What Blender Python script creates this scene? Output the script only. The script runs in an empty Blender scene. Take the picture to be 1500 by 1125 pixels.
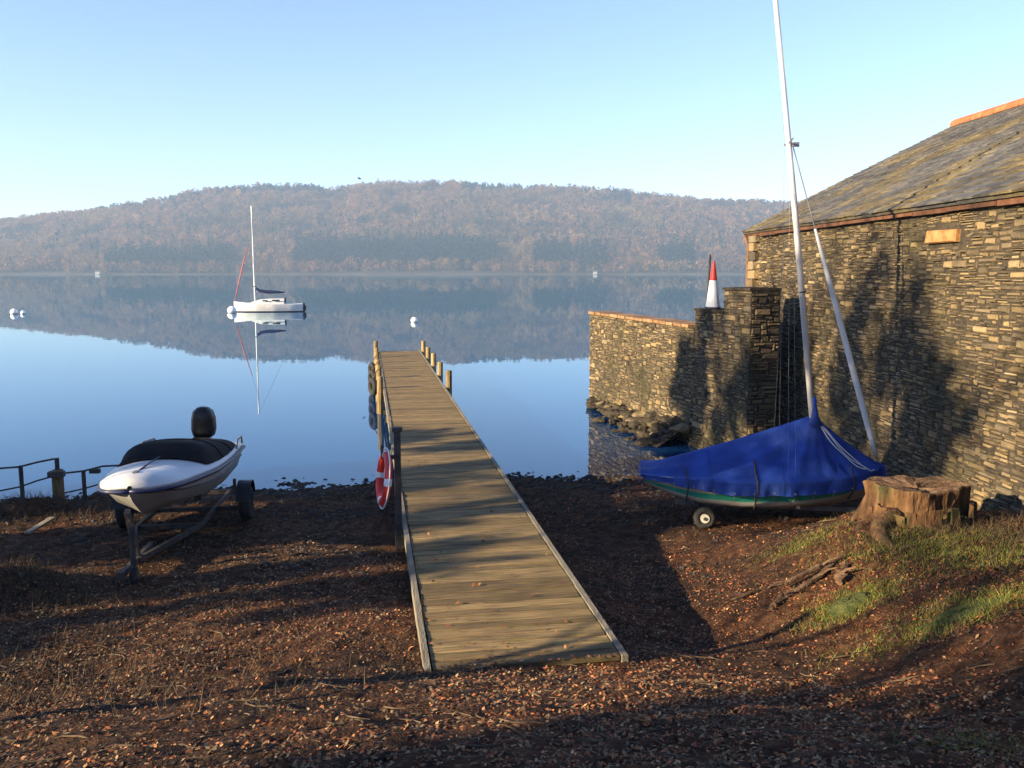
import bpy, math, random
import numpy as np
from mathutils import Vector
R = math.radians
random.seed(7); RNG = np.random.default_rng(7)
scene = bpy.context.scene
COL = scene.collection

# ------------------------------------------------------------------ camera
FPX, CAMH = 1300.0, 3.85                     # focal length in photo pixels (1500 wide), eye above the lake
PITCH = math.atan(165.5 / FPX)
cd = bpy.data.cameras.new('camera'); cam = bpy.data.objects.new('camera', cd); COL.objects.link(cam)
cd.sensor_width = 36; cd.lens = 36 * FPX / 1500; cd.clip_start = 0.05; cd.clip_end = 6000
cam.location = (0, 0, CAMH); cam.rotation_euler = (math.pi / 2 - PITCH, 0, 0)
scene.camera = cam

# ------------------------------------------------------------------ sky, sun, exposure
SUN_EL = R(16.5); SUN_TRAVEL = Vector((0.915, 0.403, -math.tan(SUN_EL)))
w = bpy.data.worlds.new('World'); scene.world = w; w.use_nodes = True
nt = w.node_tree; bg = nt.nodes['Background']
sky = nt.nodes.new('ShaderNodeTexSky'); sky.sky_type = 'NISHITA'; sky.sun_disc = False
sky.sun_elevation = SUN_EL; sky.sun_rotation = math.atan2(-SUN_TRAVEL.x, -SUN_TRAVEL.y)
sky.altitude = 0; sky.air_density = 1.0; sky.dust_density = 0.1; sky.ozone_density = 3.4
wb = nt.nodes.new('ShaderNodeVectorMath'); wb.operation = 'MULTIPLY'; wb.inputs[1].default_value = (1.03, .93, 1.05)   # white balance of the whole sky
nt.links.new(sky.outputs[0], wb.inputs[0]); nt.links.new(wb.outputs[0], bg.inputs[0]); bg.inputs[1].default_value = 0.075
sd = bpy.data.lights.new('sun', 'SUN'); sd.energy = 5.0; sd.angle = R(0.55); sd.color = (1.0, 0.79, 0.50)
sun = bpy.data.objects.new('sun', sd); COL.objects.link(sun)
sun.rotation_euler = SUN_TRAVEL.to_track_quat('-Z', 'Y').to_euler(); sun.location = (-30, -15, 20)
vs = scene.view_settings; vs.view_transform = 'Standard'; vs.look = 'None'; vs.gamma = 1.0
vs.use_curve_mapping = False; vs.exposure = 2.0

# ------------------------------------------------------------------ pixel helpers (direction only; depth comes from what is touched)
def ray(px, py):
    x = (px - 750) / FPX; y = -(py - 562.5) / FPX
    return Vector((x, math.cos(PITCH) + y * math.sin(PITCH), -math.sin(PITCH) + y * math.cos(PITCH)))
def at_z(px, py, z):
    r = ray(px, py); return Vector((0, 0, CAMH)) + r * ((z - CAMH) / r.z)
def at_y(px, py, d):
    r = ray(px, py); return Vector((0, 0, CAMH)) + r * (d / r.y)

# ------------------------------------------------------------------ materials
def N(m, t, **k):
    n = m.node_tree.nodes.new(t)
    for a, b in k.items(): setattr(n, a, b)
    return n
def pmat(name, cols, scale=4.0, rough=0.8, bump=0.0, bscale=30.0, rnd=0.0, stretch=(1, 1, 1), detail=6.0,
         spec=0.3, metal=0.0, cols2=None, scale2=1.0, mix2=(0.45, 0.6), hue=None, coat=0.0, distort=0.0, rvar=0.0):
    """noise -> colour ramp; brightness varies per object and per loose piece (rnd); optional second colour set in patches"""
    m = bpy.data.materials.new(name); m.use_nodes = True
    L = m.node_tree.links; b = m.node_tree.nodes['Principled BSDF']
    b.inputs['Roughness'].default_value = rough; b.inputs['Metallic'].default_value = metal
    b.inputs['Specular IOR Level'].default_value = spec
    if coat: b.inputs['Coat Weight'].default_value = coat; b.inputs['Coat Roughness'].default_value = 0.08
    tc = N(m, 'ShaderNodeTexCoord'); oi = N(m, 'ShaderNodeObjectInfo'); ge = N(m, 'ShaderNodeNewGeometry')
    mp = N(m, 'ShaderNodeMapping'); mp.inputs['Scale'].default_value = stretch
    off = N(m, 'ShaderNodeVectorMath', operation='SCALE'); cx = N(m, 'ShaderNodeCombineXYZ')
    L.new(oi.outputs['Random'], cx.inputs[0]); L.new(oi.outputs['Random'], cx.inputs[1]); L.new(ge.outputs['Random Per Island'], cx.inputs[2])
    L.new(cx.outputs[0], off.inputs[0]); off.inputs['Scale'].default_value = 37.0
    ad = N(m, 'ShaderNodeVectorMath', operation='ADD')
    L.new(tc.outputs['Object'], mp.inputs[0]); L.new(mp.outputs[0], ad.inputs[0])
    if rnd or hue: L.new(off.outputs[0], ad.inputs[1])
    no = N(m, 'ShaderNodeTexNoise'); no.inputs['Scale'].default_value = scale; no.inputs['Detail'].default_value = detail
    no.inputs['Distortion'].default_value = distort
    L.new(ad.outputs[0], no.inputs['Vector'])
    def ramp(src, cs, lo=0.3, hi=0.7):
        r = N(m, 'ShaderNodeValToRGB'); e = r.color_ramp.elements
        while len(e) < len(cs): e.new(0.5)
        for i, c in enumerate(cs):
            e[i].position = lo + (hi - lo) * i / max(1, len(cs) - 1); e[i].color = (*c, 1)
        L.new(src, r.inputs[0]); return r.outputs[0]
    out = ramp(no.outputs['Fac'], cols)
    wn = N(m, 'ShaderNodeTexWhiteNoise', noise_dimensions='3D'); L.new(off.outputs[0], wn.inputs['Vector'])
    if hue:
        h = ramp(wn.outputs['Value'], hue, 0.0, 1.0)
        mx = N(m, 'ShaderNodeMix', data_type='RGBA', blend_type='MIX'); mx.inputs[0].default_value = 0.7
        L.new(out, mx.inputs[6]); L.new(h, mx.inputs[7]); out = mx.outputs[2]
    if cols2:
        n2 = N(m, 'ShaderNodeTexNoise'); n2.inputs['Scale'].default_value = scale2; n2.inputs['Detail'].default_value = 5
        L.new(tc.outputs['Object'], n2.inputs['Vector'])
        fac = ramp(n2.outputs['Fac'], [(0, 0, 0), (1, 1, 1)], *mix2)
        c2 = ramp(no.outputs['Fac'], cols2)
        mx = N(m, 'ShaderNodeMix', data_type='RGBA'); L.new(fac, mx.inputs[0]); L.new(out, mx.inputs[6]); L.new(c2, mx.inputs[7]); out = mx.outputs[2]
    if rnd:
        sep = N(m, 'ShaderNodeSeparateColor'); L.new(wn.outputs['Color'], sep.inputs[0])
        mr = N(m, 'ShaderNodeMapRange'); mr.inputs[3].default_value = 1 - rnd; mr.inputs[4].default_value = 1 + rnd
        L.new(sep.outputs[1], mr.inputs[0])
        mu = N(m, 'ShaderNodeVectorMath', operation='SCALE'); L.new(out, mu.inputs[0]); L.new(mr.outputs[0], mu.inputs['Scale']); out = mu.outputs[0]
    L.new(out, b.inputs['Base Color'])
    if rvar:
        mr = N(m, 'ShaderNodeMapRange'); mr.inputs[3].default_value = rough - rvar; mr.inputs[4].default_value = rough + rvar
        L.new(no.outputs['Fac'], mr.inputs[0]); L.new(mr.outputs[0], b.inputs['Roughness'])
    if bump:
        nb = N(m, 'ShaderNodeTexNoise'); nb.inputs['Scale'].default_value = bscale; nb.inputs['Detail'].default_value = 6
        L.new(ad.outputs[0], nb.inputs['Vector'])
        bp = N(m, 'ShaderNodeBump'); bp.inputs['Strength'].default_value = bump; bp.inputs['Distance'].default_value = 0.03
        L.new(nb.outputs['Fac'], bp.inputs['Height']); L.new(bp.outputs[0], b.inputs['Normal'])
    return m
M = {}
M['soil'] = pmat('soil', [(0.0111, 0.0075, 0.0044), (0.0305, 0.0161, 0.0088), (0.0695, 0.0372, 0.0175)], 9, .95, 1.0, 40, detail=10,
                 cols2=[(0.025, 0.0111, 0.0054), (0.0625, 0.0261, 0.011), (0.1179, 0.0571, 0.0241)], scale2=.8, mix2=(.38, .62), spec=.15)
M['leaf'] = pmat('dead_leaf', [(0.1458, 0.0481, 0.0175), (0.2332, 0.0876, 0.0315)], 30, .7, rnd=.45,
                 hue=[(0.0291, 0.0131, 0.0069), (0.1166, 0.0351, 0.0141), (0.2624, 0.0788, 0.0246), (0.0874, 0.0306, 0.0141), (0.3789, 0.1312, 0.042), (0.1458, 0.0525, 0.021), (0.4082, 0.1751, 0.0664), (0.0582, 0.0241, 0.0122), (0.1458, 0.0481, 0.0175), (0.0582, 0.0218, 0.0105), (0.6996, 0.3718, 0.1748)], spec=.25)
M['leaf_tan'] = pmat('bleached_leaf', [(0.087, 0.058, 0.029), (0.145, 0.0943, 0.0493)], 30, .75, rnd=.45, hue=[(0.029, 0.0188, 0.0116), (0.087, 0.0551, 0.029), (0.174, 0.1131, 0.058), (0.0508, 0.029, 0.0174), (0.2465, 0.1711, 0.0928), (0.1015, 0.0609, 0.0319), (0.3625, 0.261, 0.145)], spec=.2)
M['twig'] = pmat('twig', [(0.0325, 0.0221, 0.013), (0.104, 0.0715, 0.0416)], 12, .9, rnd=.4)
M['grass'] = pmat('grass', [(0.0381, 0.0631, 0.0099), (0.0845, 0.1113, 0.0174)], 5, .7, rnd=.4, hue=[(0.0381, 0.0649, 0.0099), (0.0739, 0.102, 0.0149), (0.148, 0.1483, 0.0248), (0.1902, 0.1298, 0.0347)])
M['moss'] = pmat('moss', [(0.0208, 0.03, 0.0074), (0.0518, 0.0624, 0.015), (0.0889, 0.0874, 0.0224)], 14, .95, 1.0, 60)
M['pebble'] = pmat('pebble', [(.02, .019, .017), (.05, .045, .037)], 9, .8, rnd=.55, bump=.4)
M['plank'] = pmat('weathered_plank', [(0.096, 0.064, 0.0316), (0.1727, 0.1186, 0.0544), (0.2558, 0.1744, 0.0791)], 3, .82, .5, 26, rnd=.36, stretch=(1.2, 14, 8), detail=8,
                  cols2=[(0.0575, 0.0523, 0.0198), (0.1215, 0.0989, 0.0355), (0.1919, 0.1418, 0.0573)], scale2=1.6, mix2=(.46, .66), spec=.25)
M['edge_wood'] = pmat('pale_edge_board', [(0.124, 0.1054, 0.0744), (0.2108, 0.186, 0.1364)], 3, .8, .4, 20, stretch=(4, .6, 4))
M['pile'] = pmat('jetty_post_wood', [(0.117, 0.078, 0.0338), (0.221, 0.156, 0.065), (0.312, 0.221, 0.104)], 3, .85, .7, 14, stretch=(6, 6, .8), rnd=.2)
M['stone'] = pmat('slate_stone', [(0.0533, 0.0445, 0.0311), (0.1171, 0.0889, 0.0521), (0.1917, 0.1462, 0.0826)], 7, .88, .9, 22, rnd=.3, detail=9,
                  hue=[(0.0373, 0.0336, 0.0278), (0.1065, 0.082, 0.0539), (0.1704, 0.1245, 0.0673), (0.2556, 0.1828, 0.0884), (0.1278, 0.092, 0.0488), (0.0639, 0.0563, 0.0438), (0.3195, 0.242, 0.1305)],
                  cols2=[(0.0234, 0.0247, 0.0134), (0.0447, 0.0415, 0.0203), (0.0798, 0.0673, 0.0321)], scale2=.7, mix2=(.5, .7), spec=.2)
M['mortar'] = pmat('dark_joint', [(0.0252, 0.0216, 0.0163), (0.0614, 0.0506, 0.0361)], 12, .95, .6, 30, spec=.1)
M['coping'] = pmat('coping_stone', [(.14, .07, .03), (.22, .12, .055), (.26, .18, .1)], 6, .85, .6, 18, rnd=.3)
M['slab'] = pmat('tan_slab', [(.22, .1, .035), (.3, .155, .055), (.34, .2, .09)], 7, .8, .6, 16)
M['slate'] = pmat('roof_slate', [(0.0345, 0.0356, 0.0379), (0.069, 0.0667, 0.0609), (0.115, 0.1035, 0.0874)], 5, .75, .6, 20, rnd=.38, detail=8, stretch=(1, 1, 3),
                  cols2=[(0.069, 0.054, 0.0253), (0.115, 0.0897, 0.0414), (0.161, 0.1323, 0.069)], scale2=.7, mix2=(.47, .6), spec=.35)
M['terracotta'] = pmat('ridge_terracotta', [(0.288, 0.081, 0.0315), (0.414, 0.126, 0.0495)], 6, .8, .4, 20, rnd=.2)
M['rust_wood'] = pmat('rusty_fascia', [(0.0327, 0.0141, 0.0082), (0.0708, 0.03, 0.0152), (0.1035, 0.049, 0.0272)], 4, .85, .5, 14, rnd=.35)
M['pipe'] = pmat('old_downpipe', [(0.08, 0.04, 0.025), (0.15, 0.085, 0.055)], 8, .6, .3, 20)
M['gel_white'] = pmat('white_gelcoat', [(0.45, 0.45, 0.441), (0.54, 0.54, 0.5265)], 3, .45, coat=.15, spec=.4, rvar=.1)
M['hull_shade_grey'] = pmat('shaded_white_hull', [(0.22, 0.22, 0.209), (0.33, 0.3245, 0.308)], 3, .4, spec=.5, rvar=.1)  # shade on the hull underside is put into this grey; far house walls reuse it
M['navy'] = pmat('navy_line', [(.012, .016, .05), (.02, .028, .08)], 5, .4)
M['black_canvas'] = pmat('black_canvas', [(.004, .004, .005), (.010, .009, .011)], 6, .85, .5, 40, spec=.15)
M['black_plastic'] = pmat('black_plastic', [(.004, .004, .005), (.009, .009, .010)], 5, .4, spec=.3)
M['rubber'] = pmat('rubber', [(.012, .012, .012), (.03, .029, .028)], 8, .85, .5, 30)
M['steel'] = pmat('galvanised_steel', [(.14, .14, .14), (.26, .26, .255)], 8, .5, .2, 30, metal=.6)
M['dark_iron'] = pmat('dark_iron', [(.03, .028, .026), (.08, .066, .056)], 9, .7, .4, 30)
M['alloy'] = pmat('mast_alloy', [(.5, .5, .48), (.6, .59, .57)], 4, .4, metal=.25, spec=.5)
M['wire'] = pmat('rigging_wire', [(.16, .17, .18), (.24, .25, .26)], 5, .4, metal=.5)
M['blue_canvas'] = pmat('blue_canvas', [(0.006, 0.0242, 0.1497), (0.012, 0.0431, 0.2352), (0.0241, 0.0701, 0.3208)], 2.2, .6, .8, 7, spec=.3, detail=9, cols2=[(0.0198, 0.0462, 0.198), (0.033, 0.066, 0.2376), (0.0594, 0.0924, 0.2508)], scale2=1.7, mix2=(.52, .75))
M['green_band'] = pmat('green_band', [(.02, .25, .16), (.035, .34, .23)], 4, .4)
M['cream'] = pmat('cream_hull', [(.36, .33, .27), (.48, .45, .38)], 4, .4, rvar=.1)
M['jib'] = pmat('furled_jib_cloth', [(.48, .48, .46), (.64, .63, .6)], 5, .6, .3, 12)
M['red'] = pmat('red_plastic', [(.5, .02, .02), (.68, .045, .03)], 5, .45)
M['red_cloth'] = pmat('red_cloth', [(.34, .08, .07), (.45, .13, .11)], 5, .7)
M['white_paint'] = pmat('white_paint', [(.7, .7, .68), (.82, .82, .8)], 5, .55)
M['bark'] = pmat('bark', [(.05, .04, .03), (.11, .085, .06), (.17, .14, .1)], 5, .95, 1.0, 14, stretch=(3, 3, .7))
M['stump'] = pmat('stump_wood', [(0.0345, 0.0173, 0.0077), (0.0863, 0.0431, 0.0173), (0.1466, 0.0819, 0.0328)], 4.5, .92, 1.0, 12, stretch=(2.76, 2.76, 0.6038), detail=9,
                  cols2=[(0.0173, 0.0198, 0.006), (0.0388, 0.0405, 0.0121), (0.0733, 0.0604, 0.0215)], scale2=2.2, mix2=(.5, .66))
M['rot_wood'] = pmat('rotten_wood', [(0.03, 0.0156, 0.0078), (0.072, 0.0408, 0.0216), (0.12, 0.078, 0.045)], 5, .9, .8, 16, rnd=.35, stretch=(2, 2, 2))
M['evergreen'] = pmat('evergreen_leaf', [(.025, .05, .015), (.05, .085, .028)], 4, .5, rnd=.4)
M['hill'] = pmat('hill_floor', [(.02, .014, .010), (.035, .024, .016), (.05, .036, .023)], .02, .95, detail=8)
M['wood_dec'] = pmat('bare_wood_crowns', [(0.0217, 0.0119, 0.0099), (0.1325, 0.0756, 0.0413), (0.253, 0.1403, 0.0703), (0.1084, 0.0594, 0.0455), (0.3012, 0.1836, 0.0826)], .022, .95, detail=2.0, spec=.05, cols2=[(0.0482, 0.0303, 0.0165), (0.1566, 0.0971, 0.0413), (0.2409, 0.1619, 0.0703)], scale2=.009)
M['wood_con'] = pmat('conifer_crowns', [(.004, .012, .012), (.010, .022, .019)], .05, .95, rnd=.35, spec=.05)
M['shore'] = pmat('far_shingle', [(0.055, 0.0468, 0.0385), (0.0935, 0.0825, 0.066)], .1, .9)
for k_ in ('wood_dec', 'wood_con'):                     # thin twigs pass light: half diffuse, half translucent
    m = M[k_]; b = m.node_tree.nodes['Principled BSDF']; L = m.node_tree.links; src = b.inputs['Base Color'].links[0].from_socket
    df = N(m, 'ShaderNodeBsdfDiffuse'); ts = N(m, 'ShaderNodeBsdfTranslucent'); mxs = N(m, 'ShaderNodeMixShader'); mxs.inputs[0].default_value = .45
    L.new(src, df.inputs[0]); L.new(src, ts.inputs[0]); L.new(df.outputs[0], mxs.inputs[1]); L.new(ts.outputs[0], mxs.inputs[2]); L.new(mxs.outputs[0], m.node_tree.nodes['Material Output'].inputs[0])
# water: dark blue body, mirror-like by Fresnel, faint ripples
m = bpy.data.materials.new('lake_water'); m.use_nodes = True; b = m.node_tree.nodes['Principled BSDF']; L = m.node_tree.links
m.node_tree.nodes.remove(b); gl = N(m, 'ShaderNodeBsdfGlossy'); gl.inputs['Color'].default_value = (.80, .94, 1, 1); gl.inputs['Roughness'].default_value = .015
df = N(m, 'ShaderNodeBsdfDiffuse'); df.inputs['Color'].default_value = (.003, .024, .085, 1); fr = N(m, 'ShaderNodeFresnel'); fr.inputs['IOR'].default_value = 1.45
mxs = N(m, 'ShaderNodeMixShader'); L.new(fr.outputs[0], mxs.inputs[0]); L.new(df.outputs[0], mxs.inputs[1]); L.new(gl.outputs[0], mxs.inputs[2]); L.new(mxs.outputs[0], m.node_tree.nodes['Material Output'].inputs[0])
tc = N(m, 'ShaderNodeTexCoord'); no = N(m, 'ShaderNodeTexNoise'); no.inputs['Scale'].default_value = .55; no.inputs['Detail'].default_value = 3
mp = N(m, 'ShaderNodeMapping'); mp.inputs['Scale'].default_value = (1, 1, 1)
L.new(tc.outputs['Object'], mp.inputs[0]); L.new(mp.outputs[0], no.inputs['Vector'])
bp = N(m, 'ShaderNodeBump'); bp.inputs['Strength'].default_value = .05; bp.inputs['Distance'].default_value = .03
L.new(no.outputs['Fac'], bp.inputs['Height']); L.new(bp.outputs[0], gl.inputs['Normal']); L.new(bp.outputs[0], fr.inputs['Normal'])
M['water'] = m

# ------------------------------------------------------------------ mesh helpers
ORG = {}                                      # world position of the frame each object's vertices are given in
def tag(o, label=None, cat=None, group=None, kind=None):
    for k, v in (('label', label), ('category', cat), ('group', group), ('kind', kind)):
        if v: o[k] = v
    return o
def empty(name, loc, rz=0.0, rx=0.0, ry=0.0):
    o = bpy.data.objects.new(name, None); COL.objects.link(o); o.location = loc; o.rotation_euler = (rx, ry, rz)
    o.empty_display_size = .2; ORG[o.name] = Vector(loc); return o
class MB:
    def __init__(s): s.v = []; s.f = []
    def add(s, vs, fs):
        n = len(s.v); s.v += [tuple(p) for p in vs]; s.f += [tuple(i + n for i in f) for f in fs]; return s
    def hexa(s, p):                           # bottom 4 ccw, top 4 ccw
        return s.add(p, [(3, 2, 1, 0), (4, 5, 6, 7), (0, 1, 5, 4), (1, 2, 6, 5), (2, 3, 7, 6), (3, 0, 4, 7)])
    def box(s, c, d, rz=0.0, j=0.0):
        ca, sa = math.cos(rz), math.sin(rz); P = []
        for z in (-1, 1):
            for x, y in ((-1, -1), (1, -1), (1, 1), (-1, 1)):
                X = x * d[0] / 2 + random.uniform(-j, j); Y = y * d[1] / 2 + random.uniform(-j, j)
                P.append((c[0] + X * ca - Y * sa, c[1] + X * sa + Y * ca, c[2] + z * d[2] / 2 + random.uniform(-j, j)))
        return s.hexa(P)
    def beam(s, a, b_, w_, h, up=(0, 0, 1)):
        a = Vector(a); b_ = Vector(b_); t = (b_ - a).normalized(); sd_ = t.cross(Vector(up))
        if sd_.length < 1e-4: sd_ = Vector((1, 0, 0))
        sd_.normalize(); u = sd_.cross(t)
        P = []
        for e in (a, b_):
            P += [e - sd_ * w_ / 2 - u * h / 2, e + sd_ * w_ / 2 - u * h / 2, e + sd_ * w_ / 2 + u * h / 2, e - sd_ * w_ / 2 + u * h / 2]
        return s.hexa([P[0], P[1], P[2], P[3], P[4], P[5], P[6], P[7]])
    def tube(s, pts, rad, n=8, cap=True):
        pts = [Vector(p) for p in pts]
        if not hasattr(rad, '__len__'): rad = [rad] * len(pts)
        V = []; F = []; pu = None
        for i, p in enumerate(pts):
            t = (pts[min(i + 1, len(pts) - 1)] - pts[max(i - 1, 0)]).normalized()
            if pu is None: pu = t.orthogonal().normalized()
            pu = (pu - t * pu.dot(t)); pu = pu.normalized() if pu.length > 1e-5 else t.orthogonal().normalized()
            q = t.cross(pu)
            for k in range(n):
                a = 2 * math.pi * k / n; V.append(p + (pu * math.cos(a) + q * math.sin(a)) * rad[i])
        for i in range(len(pts) - 1):
            for k in range(n): F.append((i * n + k, i * n + (k + 1) % n, (i + 1) * n + (k + 1) % n, (i + 1) * n + k))
        if cap: F.append(tuple(range(n))[::-1]); F.append(tuple((len(pts) - 1) * n + k for k in range(n)))
        return s.add(V, F)
    def grid(s, rows, close=False):           # rows of equal length
        n = len(rows[0]); V = [p for r in rows for p in r]; F = []
        for i in range(len(rows) - 1):
            for k in range(n if close else n - 1): F.append((i * n + k, i * n + (k + 1) % n, (i + 1) * n + (k + 1) % n, (i + 1) * n + k))
        return s.add(V, F)
    def ring(s, c, ax, r, tr, a0=0.0, a1=2 * math.pi, n=32, m_=10, flat=1.0):
        ax = Vector(ax).normalized(); u = ax.orthogonal().normalized()
        if abs(ax.z) < .9: u = (Vector((0, 0, 1)) - ax * ax.z).normalized()
        v = ax.cross(u); full = abs(a1 - a0 - 2 * math.pi) < 1e-4; rows = []
        for i in range(n + 1):
            a = a0 + (a1 - a0) * i / n; d = u * math.cos(a) + v * math.sin(a)
            rows.append([Vector(c) + d * (r + tr * math.cos(2 * math.pi * k / m_)) + ax * tr * flat * math.sin(2 * math.pi * k / m_) for k in range(m_)])
        return s.grid(rows, True)
    def ball(s, c, rx, ry=None, rz=None, n=14, m_=9, j=0.0):
        ry = ry or rx; rz = rz or rx; rows = []
        for i in range(m_ + 1):
            t = math.pi * i / m_
            rows.append([(c[0] + rx * math.sin(t) * math.cos(2 * math.pi * k / n) * (1 + random.uniform(-j, j)),
                          c[1] + ry * math.sin(t) * math.sin(2 * math.pi * k / n) * (1 + random.uniform(-j, j)),
                          c[2] + rz * math.cos(t) * (1 + random.uniform(-j, j))) for k in range(n)])
        return s.grid(rows, True)
    def build(s, name, mat, parent=None, smooth=False, world=True, kind=None):
        me = bpy.data.meshes.new(name)
        org = ORG.get(parent.name, Vector((0, 0, 0))) if (parent and world) else Vector((0, 0, 0))
        V = s.v if org.length == 0 else [(p[0] - org.x, p[1] - org.y, p[2] - org.z) for p in s.v]
        me.from_pydata(V, [], s.f); me.update()
        if smooth: me.polygons.foreach_set('use_smooth', [True] * len(me.polygons))
        me.materials.append(M[mat] if isinstance(mat, str) else mat)
        o = bpy.data.objects.new(name, me); COL.objects.link(o); o.parent = parent; ORG[o.name] = org.copy() if world else Vector((0, 0, 0))
        if kind: o['kind'] = kind
        return o
def np_mesh(name, V, F, mat, parent=None, smooth=False):
    """V (n,3), F (m,3) or (m,4) numpy"""
    me = bpy.data.meshes.new(name); k = F.shape[1]
    me.vertices.add(len(V)); me.vertices.foreach_set('co', V.astype(np.float32).ravel())
    me.loops.add(F.size); me.loops.foreach_set('vertex_index', F.astype(np.int32).ravel())
    me.polygons.add(len(F)); me.polygons.foreach_set('loop_start', np.arange(0, F.size, k, dtype=np.int32))
    me.update(calc_edges=True); me.validate()
    if smooth: me.polygons.foreach_set('use_smooth', [True] * len(me.polygons))
    me.materials.append(M[mat]); o = bpy.data.objects.new(name, me); COL.objects.link(o); o.parent = parent
    return o
_ns = np.random.default_rng(3); _nd = _ns.uniform(0, 2 * math.pi, 24); _np = _ns.uniform(0, 6.28, 24)
def wob(x, y, s, k0=0, k=6):
    """cheap smooth noise in about -1..1"""
    t = 0
    for i in range(k0, k0 + k):
        a = _nd[i % 24]; f = s * (0.6 + 0.35 * ((i * 7) % 5))
        t = t + np.sin((x * math.cos(a) + y * math.sin(a)) * f + _np[i % 24])
    return t / k * 1.4
def sst(a, b_, x):
    t = np.clip((x - a) / (b_ - a), 0, 1); return t * t * (3 - 2 * t)

# ------------------------------------------------------------------ ground
PY = np.array([-400, -60, -10, 0, 3.6, 5, 6.6, 7.6, 9, 11, 13, 16.3, 19, 24, 32, 60, 400.])
PZ = np.array([9, 6.0, 3.2, 2.3, 1.62, 1.22, .68, .56, .44, .30, .18, 0, -.22, -.7, -1.6, -2.6, -3.])
def gz(x, y):
    x = np.asarray(x, float); y = np.asarray(y, float)
    ye = y + .24 * np.clip(-x - 2, 0, 9) - .05 * np.clip(x, 0, 6)
    z = (np.interp(ye - .35, PY, PZ) + np.interp(ye, PY, PZ) * 2 + np.interp(ye + .35, PY, PZ)) / 4
    z = z + .62 * sst(2.2, 4.4, x) * (1 - sst(10.3, 12.1, y)) * sst(3.0, 6.5, y)          # bank with the stump
    z = z - .16 * np.exp(-((x - 1.6) / .8) ** 2) * sst(7.0, 8.0, y) * (1 - sst(12, 14, y))   # worn dip beside the jetty
    z = z + .34 * np.exp(-((x + 5.7) / .9) ** 2 - ((y - 9.3) / .55) ** 2)                 # low heap on the left
    z = z + .22 * np.exp(-((x + 7.6) / .7) ** 2 - ((y - 13.6) / .5) ** 2)                 # rubble hump by the railing
    near = 1 - sst(15, 17, y)
    z = z + near * (.035 * wob(x, y, 1.3) + .02 * wob(x, y, 3.7, 6) + .016 * wob(x, y, 9, 12))
    return z + .02 * wob(x, y, 2.2, 3)
def g1(x, y): return float(gz(x, y))
xs = np.concatenate([[-400, -200, -100, -60, -40, -28, -20, -15, -12], np.arange(-10, 8.01, .07), [9, 11, 14, 20, 30, 50, 100, 200, 400]])
ys = np.concatenate([[-300, -150, -80, -40, -20, -10, -5, -2, 0, 1, 2], np.arange(2.5, 17.6, .07), np.arange(18, 34, .6), [38, 45, 60]])
GX, GY = np.meshgrid(xs, ys); GZ = gz(GX, GY)
GZ = GZ + np.where((GX > -10) & (GX < 8) & (GY > 2.5) & (GY < 17.5), RNG.normal(0, .011, GX.shape), 0)
V = np.stack([GX.ravel(), GY.ravel(), GZ.ravel()], 1); nx = len(xs)
i0 = (np.arange(len(ys) - 1)[:, None] * nx + np.arange(nx - 1)[None, :]).ravel()
F = np.stack([i0, i0 + 1, i0 + nx + 1, i0 + nx], 1)
tag(np_mesh('ground', V, F, 'soil', smooth=True), 'brown leaf-strewn foreshore sloping down to the lake', kind='structure')
tag(MB().add([(-2500, 11, 0), (2500, 11, 0), (2500, 1150, 0), (-2500, 1150, 0)], [(0, 1, 2, 3)]).build('lake', 'water'), 'calm blue lake mirroring the sky and hills', kind='structure')

# ------------------------------------------------------------------ far hills and their woods
CREST = np.array([(-900, 352), (-400, 345), (-150, 338), (0, 331), (60, 324), (140, 316), (165, 311), (250, 298), (275, 291), (330, 282), (400, 277), (470, 278), (488, 286), (520, 281), (560, 278), (620, 277),
                  (675, 274), (700, 276), (770, 279), (790, 279), (850, 283), (900, 287), (960, 295), (1040, 301), (1100, 300), (1160, 304), (1300, 310), (1600, 322), (2400, 350)], float)
Y0, YC = 1000.0, 1330.0
def hill_z(x, y):
    pxx = 750 + FPX * x / y
    cz = CAMH + (397 - np.interp(pxx, CREST[:, 0], CREST[:, 1])) / FPX * YC * 1.0 - 5
    shore = Y0 + 12 * wob(x, x * 0, .012, 2)
    t = (y - shore) / (YC - shore)
    up = np.where(t < 1, np.clip(t, 0, 1) ** 1.15, 1 - .25 * (t - 1))
    und = 10 * wob(x, y, .013, 4) * np.clip(t, 0, 1) * np.clip(1.1 - t, 0, 1) * 2
    return np.where(t < 0, t * 20, cz * up + und + .6)
hx = np.linspace(-1400, 1400, 220); hy = np.linspace(960, 1560, 70)
HX, HY = np.meshgrid(hx, hy); HZ = hill_z(HX, HY)
V = np.stack([HX.ravel(), HY.ravel(), HZ.ravel()], 1); nx = len(hx)
i0 = (np.arange(len(hy) - 1)[:, None] * nx + np.arange(nx - 1)[None, :]).ravel()
tag(np_mesh('hills', V, np.stack([i0, i0 + 1, i0 + nx + 1, i0 + nx], 1), 'hill', smooth=True), 'long wooded hills across the lake', kind='structure')
def proj(x, y, z):
    cy = y * math.cos(PITCH) - (z - CAMH) * math.sin(PITCH); cz = y * math.sin(PITCH) + (z - CAMH) * math.cos(PITCH)
    return 750 + FPX * x / cy, 562.5 - FPX * cz / cy
nT = 15000
tx = RNG.uniform(-900, 640, nT); ty = Y0 + 1 + (RNG.uniform(0, 1, nT) ** .9) * 350; tz = hill_z(tx, ty)
ok = tz > .9; tx, ty, tz = tx[ok], ty[ok], tz[ok]
ppx, ppy = proj(tx, ty, tz)
con = np.zeros(len(tx), bool)
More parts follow.
